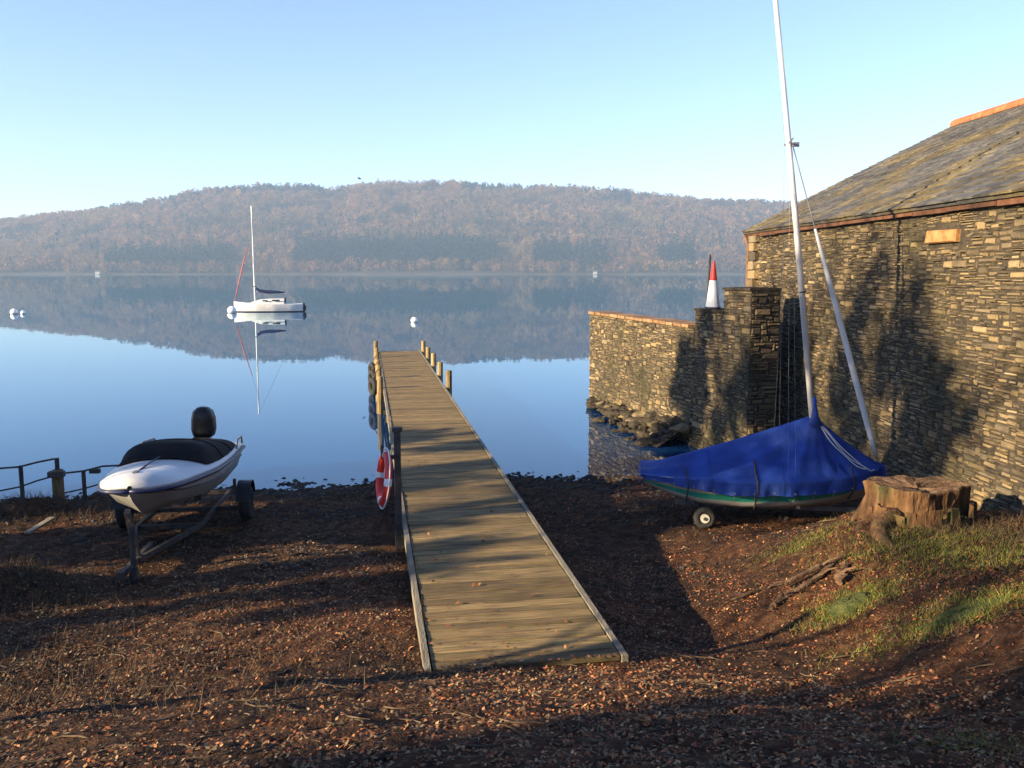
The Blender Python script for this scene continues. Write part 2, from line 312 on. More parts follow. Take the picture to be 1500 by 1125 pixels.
for a, b_, y0, y1, pr in ((435, 720, 362, 394, .9), (180, 345, 374, 394, .6), (785, 835, 372, 392, .8), (850, 890, 372, 390, .6), (975, 1015, 372, 390, .8), (318, 488, 268, 290, .9), (675, 785, 262, 288, .9), (140, 300, 286, 316, .5),
                          (850, 1000, 275, 300, .55), (1050, 1160, 290, 306, .6), (-200, 1200, 300, 380, .05)):
    con |= (ppx > a) & (ppx < b_) & (ppy > y0) & (ppy < y1) & (RNG.uniform(0, 1, len(tx)) < pr)
exx = np.concatenate([RNG.uniform(-250, -20, 1100), RNG.uniform(-470, -325, 350), RNG.uniform(25, 70, 150), RNG.uniform(75, 110, 70), RNG.uniform(170, 205, 110)]); exy = Y0 + RNG.uniform(14, 62, len(exx)); exz = hill_z(exx, exy)
def crowns(px_, py_, pz_, hgt, rad, per, size, cone):
    n = len(px_); k = per
    u = RNG.uniform(0, 1, (n, k)); a = RNG.uniform(0, 6.283, (n, k)); rr = np.sqrt(RNG.uniform(.1, 1, (n, k)))
    if cone:
        hh = u ** 1.25; prof = (1 - hh) * 1.0 + .04
    else:
        hh = .22 + .78 * u; prof = np.sqrt(np.clip(1 - ((hh - .55) / .47) ** 2, 0, 1))
    cx_ = px_[:, None] + np.cos(a) * rr * prof * rad[:, None]; cy_ = py_[:, None] + np.sin(a) * rr * prof * rad[:, None]; cz_ = pz_[:, None] + hh * hgt[:, None]
    C = np.stack([cx_, cy_, cz_], -1).reshape(-1, 3)
    T = RNG.normal(0, 1, (len(C), 3, 3)) * size
    if cone: T[:, :, 2] *= .8
    else: T[:, :, 2] *= 1.25
    Vv = (C[:, None, :] + T).reshape(-1, 3); return Vv, np.arange(len(Vv)).reshape(-1, 3)
d = ~con
V, F = crowns(tx[d], ty[d], tz[d], RNG.uniform(8, 14, d.sum()), RNG.uniform(3.5, 6.8, d.sum()), 66, .9, False)
tag(np_mesh('bare_woodland', V, F, 'wood_dec'), 'brown bare winter woodland covering the far hills', 'woodland', kind='stuff')
ctx, cty, ctz = np.concatenate([tx[con], exx]), np.concatenate([ty[con], exy]), np.concatenate([tz[con], exz]); nc = len(ctx)
ch_ = np.where(cty > Y0 + 200, RNG.uniform(7, 12, nc), RNG.uniform(15, 25, nc))
V, F = crowns(ctx, cty, ctz, ch_, RNG.uniform(3, 4.6, nc), 60, 1.15, True)
tag(np_mesh('conifer_woodland', V, F, 'wood_con'), 'dark conifer stands along the far shore and crest', 'woodland', kind='stuff')
sx = np.linspace(-800, 800, 300); sy = Y0 + 12 * wob(sx, sx * 0, .012, 2) - 3
V = np.concatenate([np.stack([sx, sy - 2, sx * 0 + .05], 1), np.stack([sx, sy + 10, sx * 0 + 1.1 + .4 * wob(sx, sx, .08)], 1)]); i0 = np.arange(299)
tag(np_mesh('far_shore', V, np.stack([i0, i0 + 1, i0 + 301, i0 + 300], 1), 'shore'), 'thin pale shingle line along the far shore', kind='structure')
def hut(px_, wdt, lab):
    x = (px_ - 750) / FPX * 995; o = empty('shore_house', (x, 996, .3))
    MB().box((x, 996, 1.7), (wdt, 5, 2.8))  .build('wall', 'hull_shade_grey', o)
    MB().add([(x - wdt / 2 - .3, 993.2, 3.1), (x + wdt / 2 + .3, 993.2, 3.1), (x + wdt / 2 + .3, 998.8, 3.1), (x - wdt / 2 - .3, 998.8, 3.1), (x - wdt / 2 - .3, 996, 4.6), (x + wdt / 2 + .3, 996, 4.6)],
             [(0, 1, 5, 4), (2, 3, 4, 5), (0, 4, 3), (1, 2, 5), (3, 2, 1, 0)]).build('roof', 'slate', o)
    tag(o, lab, 'house', 'tiny houses on the far shore')
hut(148, 5, 'tiny pale house on the far shore left of the moored yacht')
hut(871, 4, 'tiny pale house on the far shore above the stone wall')

# ------------------------------------------------------------------ jetty
DZ = .70                                              # deck top above the lake
JD = Vector((-.163, 1, 0)).normalized(); JN = Vector((JD.y, -JD.x, 0))      # along / to the right
J0 = Vector((-.66, 6.72, 0)); JW = 1.60; JL = 28.6; JANG = math.atan2(JD.y, JD.x) - math.pi / 2
def jp(a, c, z): return J0 + JD * a + JN * c + Vector((0, 0, z))            # along, across from left edge, height
jet = empty('wooden_jetty', (J0.x, J0.y, 0))
tag(jet, 'long narrow weathered plank jetty running out into the lake', 'jetty')
pm = []
for k in range(8):                                   # eight plank meshes shared by all boards
    q = MB(); wd, t = .142, .042
    n = 6; rows = []
    for i in range(n + 1):
        x = -JW / 2 + .03 + (JW - .06) * i / n; dz = random.uniform(-.003, .003); e = random.uniform(-.003, .003)
        rows.append([(x, -wd / 2 + e, -t), (x, -wd / 2 + e, -.006 + dz), (x, -wd / 2 + .008 + e, dz), (x, wd / 2 - .008 + e, dz), (x, wd / 2 + e, -.006 + dz), (x, wd / 2 + e, -t)])
    q.grid(rows, True); q.f += [tuple(range(6)), tuple(range(n * 6 + 5, n * 6 - 1, -1))]
    me = bpy.data.meshes.new('plank'); me.from_pydata(q.v, [], q.f); me.update(); me.materials.append(M['plank']); pm.append(me)
npl = int(JL / .152)
for i in range(npl):
    o = bpy.data.objects.new('plank', pm[random.randrange(8)]); COL.objects.link(o); o.parent = jet
    p = jp(.08 + i * .152, JW / 2 + random.uniform(-.006, .006), DZ + random.uniform(-.003, .004))
    o.location = (p.x - J0.x, p.y - J0.y, p.z)
    o.rotation_euler = (random.uniform(-.008, .008), random.uniform(-.002, .002), JANG + random.uniform(-.004, .004) + (math.pi if random.random() < .5 else 0))
for s, c in ((-1, -.012), (1, JW + .012)):           # pale edge boards, in lengths
    a = -.02
    while a < JL:
        e = min(a + 4.1, JL + .05)
        MB().beam(jp(a + .004, c, DZ - .055), jp(e - .004, c, DZ - .055), .052, .135 + random.uniform(-.006, .006)).build('edge_board', 'edge_wood', jet); a += 4.1
for c in (.22, JW / 2, JW - .22):
    MB().beam(jp(.1, c, DZ - .13), jp(JL - .1, c, DZ - .13), .07, .17).build('stringer', 'pile', jet)
def post(a, c, top, r=.085):
    p = jp(a, c, 0); zb = min(g1(p.x, p.y), .1) - .4
    n = 10; rows = []
    for z, k in ((zb, 1.05), (0, 1.03), (DZ, 1.0), (top - .03, .98), (top, .86)):
        rows.append([(p.x + r * k * math.cos(6.2832 * i / n) + .012 * z, p.y + r * k * math.sin(6.2832 * i / n), z) for i in range(n)])
    q = MB().grid(rows, True); q.f.append(tuple(range(4 * n, 5 * n))); return q.build('post', 'pile', jet, smooth=False)
far_right = [(28.3, 1.12), (25.6, 1.10), (22.9, 1.12), (20.2, 1.10), (17.3, 1.16)]
for a, t in far_right: post(a, JW + .13, t)
far_left = [(28.3, 1.14), (26.2, 1.05), (24.1, 1.1), (22.0, 1.02), (19.8, 1.06), (17.4, 1.02)]
for a, t in far_left: post(a, -.13, t)
for a in (13.6, 10.4, 7.2, 4.2):
    for c in (.1, JW - .1): post(a, c, DZ - .23, .08)
for a in (28.3, 25.6, 22.9, 20.2, 17.3, 13.6, 10.4, 7.2, 4.2):
    MB().beam(jp(a + .13, -.05, DZ - .26), jp(a + .13, JW + .05, DZ - .26), .09, .12).build('cross_beam', 'pile', jet)
for a in (1.9, 3.2):
    for c in (.12, JW - .12):
        p = jp(a, c, 0); MB().box((p.x, p.y, (g1(p.x, p.y) + DZ - .045) / 2 - .15), (.14, .14, DZ - .045 - g1(p.x, p.y) + .3)).build('post', 'pile', jet)
# tyres hung along the left side as fenders
for k, (a, z, rr, lab) in enumerate(((19.25, .50, .27, 'black rubber tyre hung as a fender on the jetty, nearest of three'),
                                   (21.35, .50, .27, 'black rubber tyre hung as a fender on the jetty, middle of three'),
                                   (23.5, .54, .25, 'black rubber tyre hung as a fender on the jetty, farthest of three'))):
    p = jp(a, -.30 - .0, z); o = empty('tyre', p)
    ax = (JN + JD * .35).normalized()
    MB().ring(p, ax, rr - .08, .085, n=28, m_=10).build('tread', 'rubber', o, smooth=True)
    hp = jp(a + .3, -.13, .98)
    MB().tube([p + Vector((0, 0, rr - .06)), (p + hp) / 2 + Vector((0, 0, .16)), hp], .014, 6).build('hanging_rope', 'twig', o)
    tag(o, lab, 'tyre', 'tyres hung along the jetty')
# life ring on its post beside the jetty
pp = jp(4.45, -.085, 0); pz = g1(pp.x, pp.y)
lp = empty('life_ring_post', (pp.x, pp.y, pz))
MB().box((pp.x, pp.y, (pz - .3 + 1.84) / 2), (.085, .085, 1.84 - pz + .3), JANG).build('post', 'dark_iron', lp)
MB().box((pp.x, pp.y, 1.86), (.13, .13, .05), JANG).build('cap', 'dark_iron', lp)
MB().beam((pp.x - .04, pp.y, 1.50), (pp.x - .20, pp.y - .03, 1.50), .05, .05).build('bracket_arm', 'dark_iron', lp)
MB().beam((pp.x - .19, pp.y - .03, 1.485), (pp.x - .19, pp.y - .03, 1.66), .03, .03, up=(0, 1, 0)).build('bracket_hook', 'dark_iron', lp)
tag(lp, 'dark post with a bracket standing against the left edge of the jetty', 'post')
rc = Vector((pp.x - .17, pp.y - .05, 1.235)); lr = empty('life_ring', rc)
rax = Vector((-.945, -.30, .12)).normalized()
for k in range(4):
    a0 = k * math.pi / 2 + .05
    MB().ring(rc, rax, .295, .06, a0 + .12, a0 + math.pi / 2 - .12, 12, 12, .8).build('red_segment', 'red', lr, smooth=True)
    MB().ring(rc, rax, .295, .063, a0 - .14, a0 + .14, 5, 12, .8).build('white_band', 'white_paint', lr, smooth=True)
MB().ring(rc, rax, .385, .009, n=40, m_=6).build('grab_rope', 'white_paint', lr, smooth=True)
tag(lr, 'red and white life ring hanging on the dark post by the jetty', 'life ring')

# ------------------------------------------------------------------ dry-stone walls
def stone_mesh(P0, t, nrm, u0, u1, v0, v1, proud):
    """one rough stone: back on the wall core, chamfered front"""
    def pt(u, v, n): return P0 + t * u + nrm * n + Vector((0, 0, v))
    j = lambda s: random.uniform(-s, s)
    jw = min(.02, (u1 - u0) * .12); jh = min(.014, (v1 - v0) * .18)
    C = [(u0 + abs(j(jw)), v0 + abs(j(jh))), (u1 - abs(j(jw)), v0 + abs(j(jh))), (u1 - abs(j(jw)), v1 - abs(j(jh))), (u0 + abs(j(jw)), v1 - abs(j(jh)))]
    cu, cv = (u0 + u1) / 2, (v0 + v1) / 2; q = MB()
    Vt = [pt(u, v, -.05) for u, v in C] + [pt(u, v, proud - .02) for u, v in C]
    ins = min(.016, (v1 - v0) * .2)
    Vt += [pt(u + (ins if u < cu else -ins), v + (ins if v < cv else -ins), proud + j(.008)) for u, v in C]
    q.add(Vt, [(0, 1, 5, 4), (1, 2, 6, 5), (2, 3, 7, 6), (3, 0, 4, 7), (4, 5, 9, 8), (5, 6, 10, 9), (6, 7, 11, 10), (7, 4, 8, 11), (8, 9, 10, 11)])
    return q
def lay_stones(parent, P0, t, nrm, length, zlo, ztop, holes=(), hmean=.052, wmean=.165, limit=300, mat='stone', seed=1, weight=None):
    random.seed(seed); P0 = Vector(P0); t = Vector(t).normalized(); nrm = Vector(nrm).normalized(); S = []
    ch, cw = hmean * .62, wmean * .36; zt = max(ztop(0), ztop(length), ztop(length / 2)); NR, NC = int((zt - zlo) / ch) + 1, max(1, int(round(length / cw))); cw = length / NC
    used = [[False] * NC for _ in range(NR)]; drift = [random.uniform(-.3, .3) * ch for _ in range(NR + 4)]
    for r_ in range(NR):
        c_ = 0
        while c_ < NC:
            if used[r_][c_]: c_ += 1; continue
            w_ = random.choice((1, 2, 2, 3, 3, 3, 4, 4, 5, 6)); h_ = random.choice((1, 1, 1, 1, 1, 2, 2, 3) if w_ > 1 else (1, 1, 2))
            if random.random() < .02: w_, h_ = random.choice(((5, 3), (4, 4), (7, 3)))
            w_ = min(w_, NC - c_); h_ = min(h_, NR - r_)
            k_ = 1
            while k_ < w_ and not used[r_][c_ + k_]: k_ += 1
            w_ = k_
            for rr2 in range(r_, r_ + h_):
                for cc2 in range(c_, c_ + w_): used[rr2][cc2] = True
            a, b_ = c_ * cw, (c_ + w_) * cw
            wv = lambda x_, z_: .03 * math.sin(x_ * 1.1 + z_ * 1.9) + .014 * math.sin(x_ * 3.1 + z_ * 4)
            lo, hi = zlo + r_ * ch + drift[r_], zlo + (r_ + h_) * ch + drift[r_ + h_]; m_ = (a + b_) / 2
            lo += wv(m_, lo); hi += wv(m_, hi); hi = min(hi, ztop(m_)); a2, b2 = a + random.uniform(-.2, .2) * cw * (a > 0), b_ + random.uniform(-.2, .2) * cw * (b_ < length - .01)
            if hi - lo > .018 and b2 - a2 > .03 and random.random() > .012 and not any(a < x1 and b_ > x0 and lo < z1 and hi > z0 for x0, x1, z0, z1 in holes):
                S.append(((b2 - a2) * (hi - lo) * (weight(a) if weight else 1), (a2 + .004, b2 - .004, lo + .003, hi - .002, random.choice((.0, .006, .01, .014, .02, .028, .04)))))
            c_ += w_
    S.sort(key=lambda s: -s[0]); rest = MB()
    for k, (_, s) in enumerate(S):
        q = stone_mesh(P0, t, nrm, *s)
        if k < limit: q.build('stone', mat, parent)
        else: rest.add(q.v, q.f)
    if rest.v: rest.build('small_stones', mat, parent, kind='stuff')

# boathouse: long wall facing the jetty, far gable, slate roof
BA = Vector((5.65, 21.0, 0)); BB = Vector((6.24, 4.0, 0)); bt = (BB - BA).normalized(); bn = Vector((bt.y, -bt.x, 0))
if bn.x > 0: bn = -bn
BL = (BB - BA).length; EZ = 4.78; WID = 9.6
house = empty('stone_boathouse', (BA.x, BA.y, 0)); tag(house, 'old rubble stone boathouse with slate roof on the right', 'boathouse')
def bp_(u, z, n=0.0): return BA + bt * u + bn * n + Vector((0, 0, z))
core = MB(); A, B_, C_, D_ = bp_(0, 0), bp_(BL, 0), bp_(BL, 0, -WID), bp_(0, 0, -WID)
core.hexa([Vector((p.x, p.y, -.6)) for p in (A, D_, C_, B_)] + [Vector((p.x, p.y, EZ + .05)) for p in (A, D_, C_, B_)])
wl = core.build('wall', 'mortar', house)
gm = MB(); RZ = 7.18                                    # gables above the eaves
for u in (0.0, BL):
    e = .004 if u == 0 else -.004
    gm.add([bp_(u + e, EZ + .05), bp_(u + e, EZ + .05, -WID), bp_(u + e, RZ - .1, -WID / 2)], [(0, 1, 2)])
gm.build('gable', 'mortar', house)
_r = ray(1384, 346); sl = Vector((0, 0, CAMH)) + _r * (bn.dot(BA) / bn.dot(Vector((_r.x, _r.y, 0)))); su = (Vector((sl.x, sl.y, 0)) - BA).dot(bt)
slab_hole = (su - .42, su + .42, sl.z - .11, sl.z + .10)
lay_stones(wl, BA, bt, bn, BL, -.3, lambda u: EZ - .14 + .02 * math.sin(u * 2), holes=[slab_hole], limit=300, seed=11,
           weight=lambda u: 1.0 / max(1.0, 21 - u - 8) if u < 11.5 else .02)
random.seed(5)
q = stone_mesh(BA, bt, bn, slab_hole[0] + .01, slab_hole[1] - .01, slab_hole[2] + .01, slab_hole[3] - .01, .075); q.build('slab_stone', 'slab', wl)
gn = -bt                                                # far gable and its corner faces away: only quoins
for k in range(22):
    z0 = .1 + k * .21; MB().box(bp_(.16 + .06 * (k % 2), z0 + .1, .012), (.2, .42 + .14 * (k % 2), .185), math.atan2(bt.y, bt.x) + math.pi / 2, .008).build('quoin', 'stone', wl)
# roof
OV = .17; rs = Vector((-bn.x * WID / 2, -bn.y * WID / 2, RZ - EZ)); SL = math.hypot(WID / 2, RZ - EZ)
tu = (rs / rs.length); rn = bt.cross(tu); rn = rn if rn.z > 0 else -rn
def rp(u, s, n=0.0): return BA + Vector((0, 0, EZ + .06)) + bt * u + tu * s + rn * n
SS = SL + .02; E0 = -OV - .02
rb = MB(); rb.hexa([rp(-.28, E0, -.05), rp(BL + .3, E0, -.05), rp(BL + .3, SS, -.05), rp(-.28, SS, -.05), rp(-.28, E0, 0), rp(BL + .3, E0, 0), rp(BL + .3, SS, 0), rp(-.28, SS, 0)])
rdn = Vector((-bn.x * WID / 2, -bn.y * WID / 2, -(RZ - EZ)))
top = rp(-.28, SS); top2 = rp(BL + .3, SS)
rb.hexa([top + Vector((0, 0, -.06)), top2 + Vector((0, 0, -.06)), top2 + rdn * 1.06 + Vector((0, 0, -.06)), top + rdn * 1.06 + Vector((0, 0, -.06)), top, top2, top2 + rdn * 1.06, top + rdn * 1.06])
roof = rb.build('roof', 'slate', house)
random.seed(21); sl_list = []
s = E0 - .03; row = 0; ex = .27
while s < SS - .05:
    ln = ex * 1.25; u = -.30 - (row % 2) * .17
    while u < BL + .25:
        wd = random.uniform(.26, .46); u1 = min(u + wd, BL + .3); e = random.uniform(-.014, .014); l = random.uniform(.0, .014); sag = .03 * math.sin(u * .9 + 1) * math.sin((s - E0) * .6)
        if u1 - u > .06:
            a, b_ = max(u, -.3) + .004, u1 - .004
            q = MB().hexa([rp(a, s + e, .018 + sag), rp(b_, s + e * .5, .018 + sag), rp(b_, s + ln, .004 + sag), rp(a, s + ln, .004 + sag),
                           rp(a, s + e, .034 + l + sag), rp(b_, s + e * .5, .034 + l + sag), rp(b_, s + ln, .016 + sag), rp(a, s + ln, .016 + sag)])
            seen = 1 if u < 11.2 else 0
            sl_list.append((seen * (b_ - a) / max(1, (20.5 - u)) , q))
        u = u1
    s += ex * (1 - .018 * row); row += 1; ex_ = ex
sl_list.sort(key=lambda k: -k[0]); rest = MB()
for k, (_, q) in enumerate(sl_list):
    if k < 300: q.build('slate', 'slate', roof)
    else: rest.add(q.v, q.f)
rest.build('slates', 'slate', roof, kind='stuff')
u = -.3
while u < BL + .2:
    rows = []
    for e in (u + .005, u + .44):
        rows.append([rp(e, SS, 0) + Vector((0, 0, .02)) + (-bn) * (.17 * math.cos(a)) * 1.0 + Vector((0, 0, .15 * math.sin(a) - .03)) for a in [math.pi * i / 8 for i in range(9)]])
    q = MB().grid(rows); 
    inner = [[Vector(p) - Vector((0, 0, .025)) for p in r] for r in rows]; q.grid(inner)
    for rr_, ii in zip(rows, inner): q.grid([rr_, ii])
    q.build('ridge_tile', 'terracotta', roof); u += .45
u = -.25
while u < BL:                                           # rusty eaves boards in lengths, and a thin dark gutter line
    e = min(u + random.uniform(.9, 1.7), BL + .2)
    MB().beam(bp_(u + .01, EZ - .07, .06 + random.uniform(0, .02)), bp_(e - .01, EZ - .07, .06), .10, .15 + random.uniform(-.04, .02)).build('eaves_board', 'rust_wood', roof); u = e
for k in range(27):
    u = .1 + k * .62
    MB().beam(rp(u, E0 + .06, -.10), rp(u, .25, -.10), .06, .07).build('rafter_end', 'rust_wood', roof)
MB().beam(rp(-.285, E0, -.035), rp(-.285, SS, -.035), .04, .13, up=tuple(rn)).build('verge_board', 'rust_wood', roof)
dpx = [bp_(-.06, EZ - .12, .2), bp_(-.06, EZ - .35, .1), bp_(-.07, 2.2, .09), bp_(-.07, .1, .09)]
dp = MB().tube(dpx, .05, 8).build('downpipe', 'pipe', house, smooth=True)
for z in (4.2, 3.4): MB().ring(bp_(-.07, z, .09), (0, 0, 1), .055, .014, n=12, m_=6).build('collar', 'pipe', dp)

# wall running out into the lake
G0 = Vector((2.29, 26.0, 0)); G1 = Vector((4.0, 19.4, 0)); gt = (G1 - G0).normalized(); gn = Vector((gt.y, -gt.x, 0))
if gn.x > 0: gn = -gn
GL = (G1 - G0).length; GT = 2.66
gw = empty('lake_wall', (G0.x, G0.y, 0)); tag(gw, 'mortared rubble wall with orange coping running out into the lake', 'wall')
def gp(u, z, n=0.0): return G0 + gt * u + gn * n + Vector((0, 0, z))
q = MB(); fp = [gp(0, 0), gp(0, 0, -.55), gp(GL - .5, 0, -.55), gp(GL - .06, 0)]
q.hexa([Vector((p.x, p.y, -1.5)) for p in fp] + [Vector((p.x, p.y, GT - .05)) for p in fp]); gc = q.build('wall_core', 'mortar', gw)
lay_stones(gc, G0, gt, gn, GL, -.25, lambda u: GT - .06, hmean=.062, wmean=.17, limit=300, seed=31)
en = -gt; lay_stones(gc, gp(0, 0, -.55), bn * 0 + gn, en, .55, -.25, lambda u: GT - .06, hmean=.11, wmean=.25, limit=60, seed=32)
u = -.05; random.seed(33)
while u < GL - .3:
    e = min(u + random.uniform(.35, .75), GL - .25); zz = GT + random.uniform(-.008, .012)
    q = MB(); pts = [gp(u + .008, 0, .05), gp(e - .008, 0, .05 + random.uniform(-.01, .02)), gp(e - .008, 0, -.6), gp(u + .008, 0, -.6)]
    q.hexa([Vector((p.x, p.y, GT - .052)) for p in pts] + [Vector((p.x, p.y, zz + .02)) for p in pts]); q.build('coping_stone', 'coping', gw); u = e
random.seed(34)                                         # fallen stones along its foot, down into the water
for k in range(260):
    u = GL * (.06 + .94 * random.random() ** .8); n = (abs(random.gauss(0, .5))) * (.15 + .85 * u / GL) + .05; p = gp(u, 0, n); r = random.choice((.04, .06, .08, .1, .13, .17)) * random.uniform(.8, 1.2)
    z = max(-.03, (.52 - n * .5) * (.25 + .75 * u / GL)) * random.uniform(.6, 1.0)
    MB().ball((p.x, p.y, z), r * random.uniform(.9, 1.5), r * random.uniform(.8, 1.2), r * random.uniform(.4, .65), 6, 4, .32).build('footing_stone', 'stone' if k % 6 == 0 else 'mortar', gw)
q = MB(); rows = []
for i in range(15):
    u = GL * i / 14; sc_ = .12 + .88 * i / 14; rows.append([gp(u, z + .05 * math.sin(u * 3 + k) * sc_, n) for k, (n, z) in enumerate(((0, .5 * sc_), (.25 * sc_, .36 * sc_), (.6 * sc_, .16 * sc_), (1.0 * sc_, -.04), (1.4 * sc_, -.3)))])
q.grid(rows); q.build('footing', 'mortar', gw)
# stepped return wall between it and the boathouse corner
sw = empty('stepped_wall', (G1.x, G1.y, 0)); tag(sw, 'dark stepped stone wall rising between the lake wall and the boathouse', 'wall')
RA = G1 + gt * .01; RB = G1 + gt * 2.38; rt = (RB - RA).normalized(); rnn = Vector((rt.y, -rt.x, 0)); RLn = (RB - RA).length
rnn = rnn if rnn.x < 0 else -rnn
for k, (a, b_, zt) in enumerate(((0.0, RLn * .54, 3.05), (RLn * .54, RLn, 3.52))):
    q = MB(); pts = [RA + rt * a, RA + rt * a - rnn * .62, RA + rt * b_ - rnn * .62, RA + rt * b_]
    pts = pts
    q.hexa([Vector((p.x, p.y, -1.2)) for p in pts] + [Vector((p.x, p.y, zt - .05)) for p in pts]); c = q.build('step_block', 'mortar', sw)
    lay_stones(c, RA + rt * a, rt, rnn, b_ - a, -.2, lambda u, z=zt: z - .06, hmean=.066, wmean=.2, limit=120, seed=41 + k)
    e_ = (b_, rt) if k else (a, -rt)
    lay_stones(c, RA + rt * e_[0] - rnn * .62, rnn, e_[1], .62, -.2 if k else 2.5, lambda u, z=zt: z - .06, hmean=.066, wmean=.2, limit=60, seed=45 + k)
    c2 = (RA + rt * (a + b_) / 2 - rnn * .3); MB().box((c2.x, c2.y, zt - .022), (b_ - a + .02, .68, .055), math.atan2(rt.y, rt.x), .006).build('cap_slab', 'mortar', sw)
# red and white pointed marker on the lower step
mk = at_y(1044, 452, 18.75); mz = 3.05 + .006; o = empty('marker_cone', (mk.x, mk.y, mz)); n = 16
def frustum(z0, z1, r0, r1): 
    q = MB().grid([[(mk.x + r * math.cos(6.2832 * i / n), mk.y + r * math.sin(6.2832 * i / n), mz + z) for i in range(n)] for z, r in ((z0, r0), (z1, r1))], True)
    q.f += [tuple(range(n))[::-1], tuple(range(n, 2 * n))]; return q
frustum(0, .045, .17, .17).build('base_plate', 'dark_iron', o); frustum(.045, .60, .15, .08).build('white_cone', 'white_paint', o, smooth=False)
frustum(.60, 1.0, .08, .02).build('red_tip', 'red', o); MB().tube([(mk.x - .12, mk.y + .03, mz), (mk.x - .075, mk.y + .03, mz + 1.14)], .022, 8).build('staff', 'dark_iron', o)
tag(o, 'pointed white marker with red tip and thin dark staff on the stepped wall', 'marker')

# ------------------------------------------------------------------ boats
def sect(tab, x):
    xs_ = [r[0] for r in tab]; return [float(np.interp(x, xs_, [r[k] for r in tab])) for k in range(1, len(tab[0]))]
def lin(a, b_, n): return [a + (b_ - a) * i / (n - 1) for i in range(n)]
# --- motorboat: x forward, y to port, z up from the keel at the stern
MS = Vector((-5.0, 14.0, .36)); MBOW = Vector((-4.40, 10.05, 0)); mrz = math.atan2(MBOW.y - MS.y, MBOW.x - MS.x); mpit = R(-3.4)
mb = empty('motorboat', MS, mrz, 0, mpit)
tag(mb, 'small white speedboat with black outboard parked bow-first on a trailer', 'motorboat')
MT = [(0, .76, .72, .63, .22, .10), (1.5, .80, .72, .66, .20, .05), (2.5, .77, .735, .58, .24, .05), (3.1, .66, .75, .46, .31, .09), (3.6, .56, .765, .34, .41, .17), (3.9, .46, .775, .24, .56, .40), (4.08, .33, .78, .14, .65, .54), (4.13, .24, .78, .09, .69, .62), (4.16, .03, .78, .012, .70, .62)]
MT = [(x, b_ * .87, s_, c * .87, s_ - (s_ - cz) * .72, s_ - (s_ - k) * .72) for x, b_, s_, c, cz, k in MT]
mx_ = [0, .4, .8, 1.2, 1.6, 2.0, 2.4, 2.7, 3.0, 3.25, 3.5, 3.7, 3.85, 3.95, 4.03, 4.09, 4.13, 4.15, 4.16]
for nm, mat, lo, hi in (('hull', 'hull_shade_grey', 0, 1), ('topside', 'gel_white', 1, 2)):
    q = MB()
    for sgn in (1, -1):
        rows = []
        for x in mx_:
            b_, sh, cb, cz, kz = sect(MT, x); mid = .45
            P = {0: (0, kz), 1: (cb, cz), 1.5: (cb + (b_ - cb) * .45, cz + (sh - cz) * .35), 2: (b_, sh)}
            if nm == 'hull': prof = [(0, kz), (cb * .5, kz + (cz - kz) * .55), (cb, cz), (cb + .015, cz + .012), (cb + (b_ - cb) * .5, cz + (sh - cz) * .42)]
            else: prof = [(cb + (b_ - cb) * .5, cz + (sh - cz) * .42), (cb + (b_ - cb) * .8, cz + (sh - cz) * .72), (b_, sh - .03), (b_ + .002, sh)]
            rows.append([(x, sgn * y, z) for y, z in prof])
        q.grid(rows)
    if nm == 'hull':
        b_, sh, cb, cz, kz = sect(MT, 0); q.add([(0, -b_, sh), (0, -cb, cz), (0, 0, kz), (0, cb, cz), (0, b_, sh), (0, .3, sh - .12), (0, -.3, sh - .12)], [(0, 1, 2, 3, 4, 5, 6)])
    q.build(nm, mat, mb, smooth=True, world=False)
q = MB(); q2 = MB()                                     # navy rubbing strake and a grey lower line
for sgn in (1, -1):
    q.tube([(x, sgn * (sect(MT, x)[0] + .012), sect(MT, x)[1] - .05) for x in mx_[:-1]] + [(4.17, 0, .735)], .024, 6)
    q2.tube([(x, sgn * (sect(MT, x)[0] * .55 + sect(MT, x)[2] * .45 + .012), sect(MT, x)[1] * .5 + sect(MT, x)[3] * .5) for x in mx_[:-2]], .013, 5)
q.build('rubbing_strake', 'navy', mb, smooth=True, world=False); q2.build('hull_line', 'navy', mb, smooth=True, world=False)
rows = []                                               # crowned deck
for x in mx_:
    b_, sh, *_ = sect(MT, x); cr = (.13 if x > 1.8 else .04 + .05 * x) * min(1, b_ / .4)
    rows.append([(x, b_ * t, sh + cr * (1 - abs(t) ** 2.2) + (.012 if abs(t) < .98 else 0)) for t in lin(-1, 1, 13)])
dk = MB().grid(rows).build('deck', 'gel_white', mb, smooth=True, world=False)
MB().tube([(3.95, 0, .90), (3.2, 0, .925), (2.7, 0, .925)], .012, 6).build('deck_trim', 'navy', dk, smooth=True, world=False)
MB().box((3.86, 0, .905), (.14, .05, .04)).build('bow_cleat', 'steel', dk, world=False)
for sgn in (1, -1): MB().tube([(.15, sgn * .66, .75), (.2, sgn * .66, .86), (.8, sgn * .69, .88), (.95, sgn * .70, .77)], .016, 6).build('grab_rail', 'steel', dk, smooth=True, world=False)
om = MB()                                               # outboard
rows = []
for z, l, wd, ox in ((.80, .15, .11, -.30), (.84, .21, .165, -.30), (.94, .24, .19, -.30), (1.12, .235, .185, -.29), (1.24, .2, .155, -.27), (1.30, .12, .09, -.25), (1.315, .02, .02, -.24)):
    rows.append([(ox + l * math.copysign(abs(math.cos(a)) ** .75, math.cos(a)), wd * math.copysign(abs(math.sin(a)) ** .75, math.sin(a)), z) for a in [6.28319 * i / 20 for i in range(20)]])
om.grid(rows, True); om.f.append(tuple(range(20))[::-1]); ob = om.build('outboard_motor', 'black_plastic', mb, smooth=True, world=False)
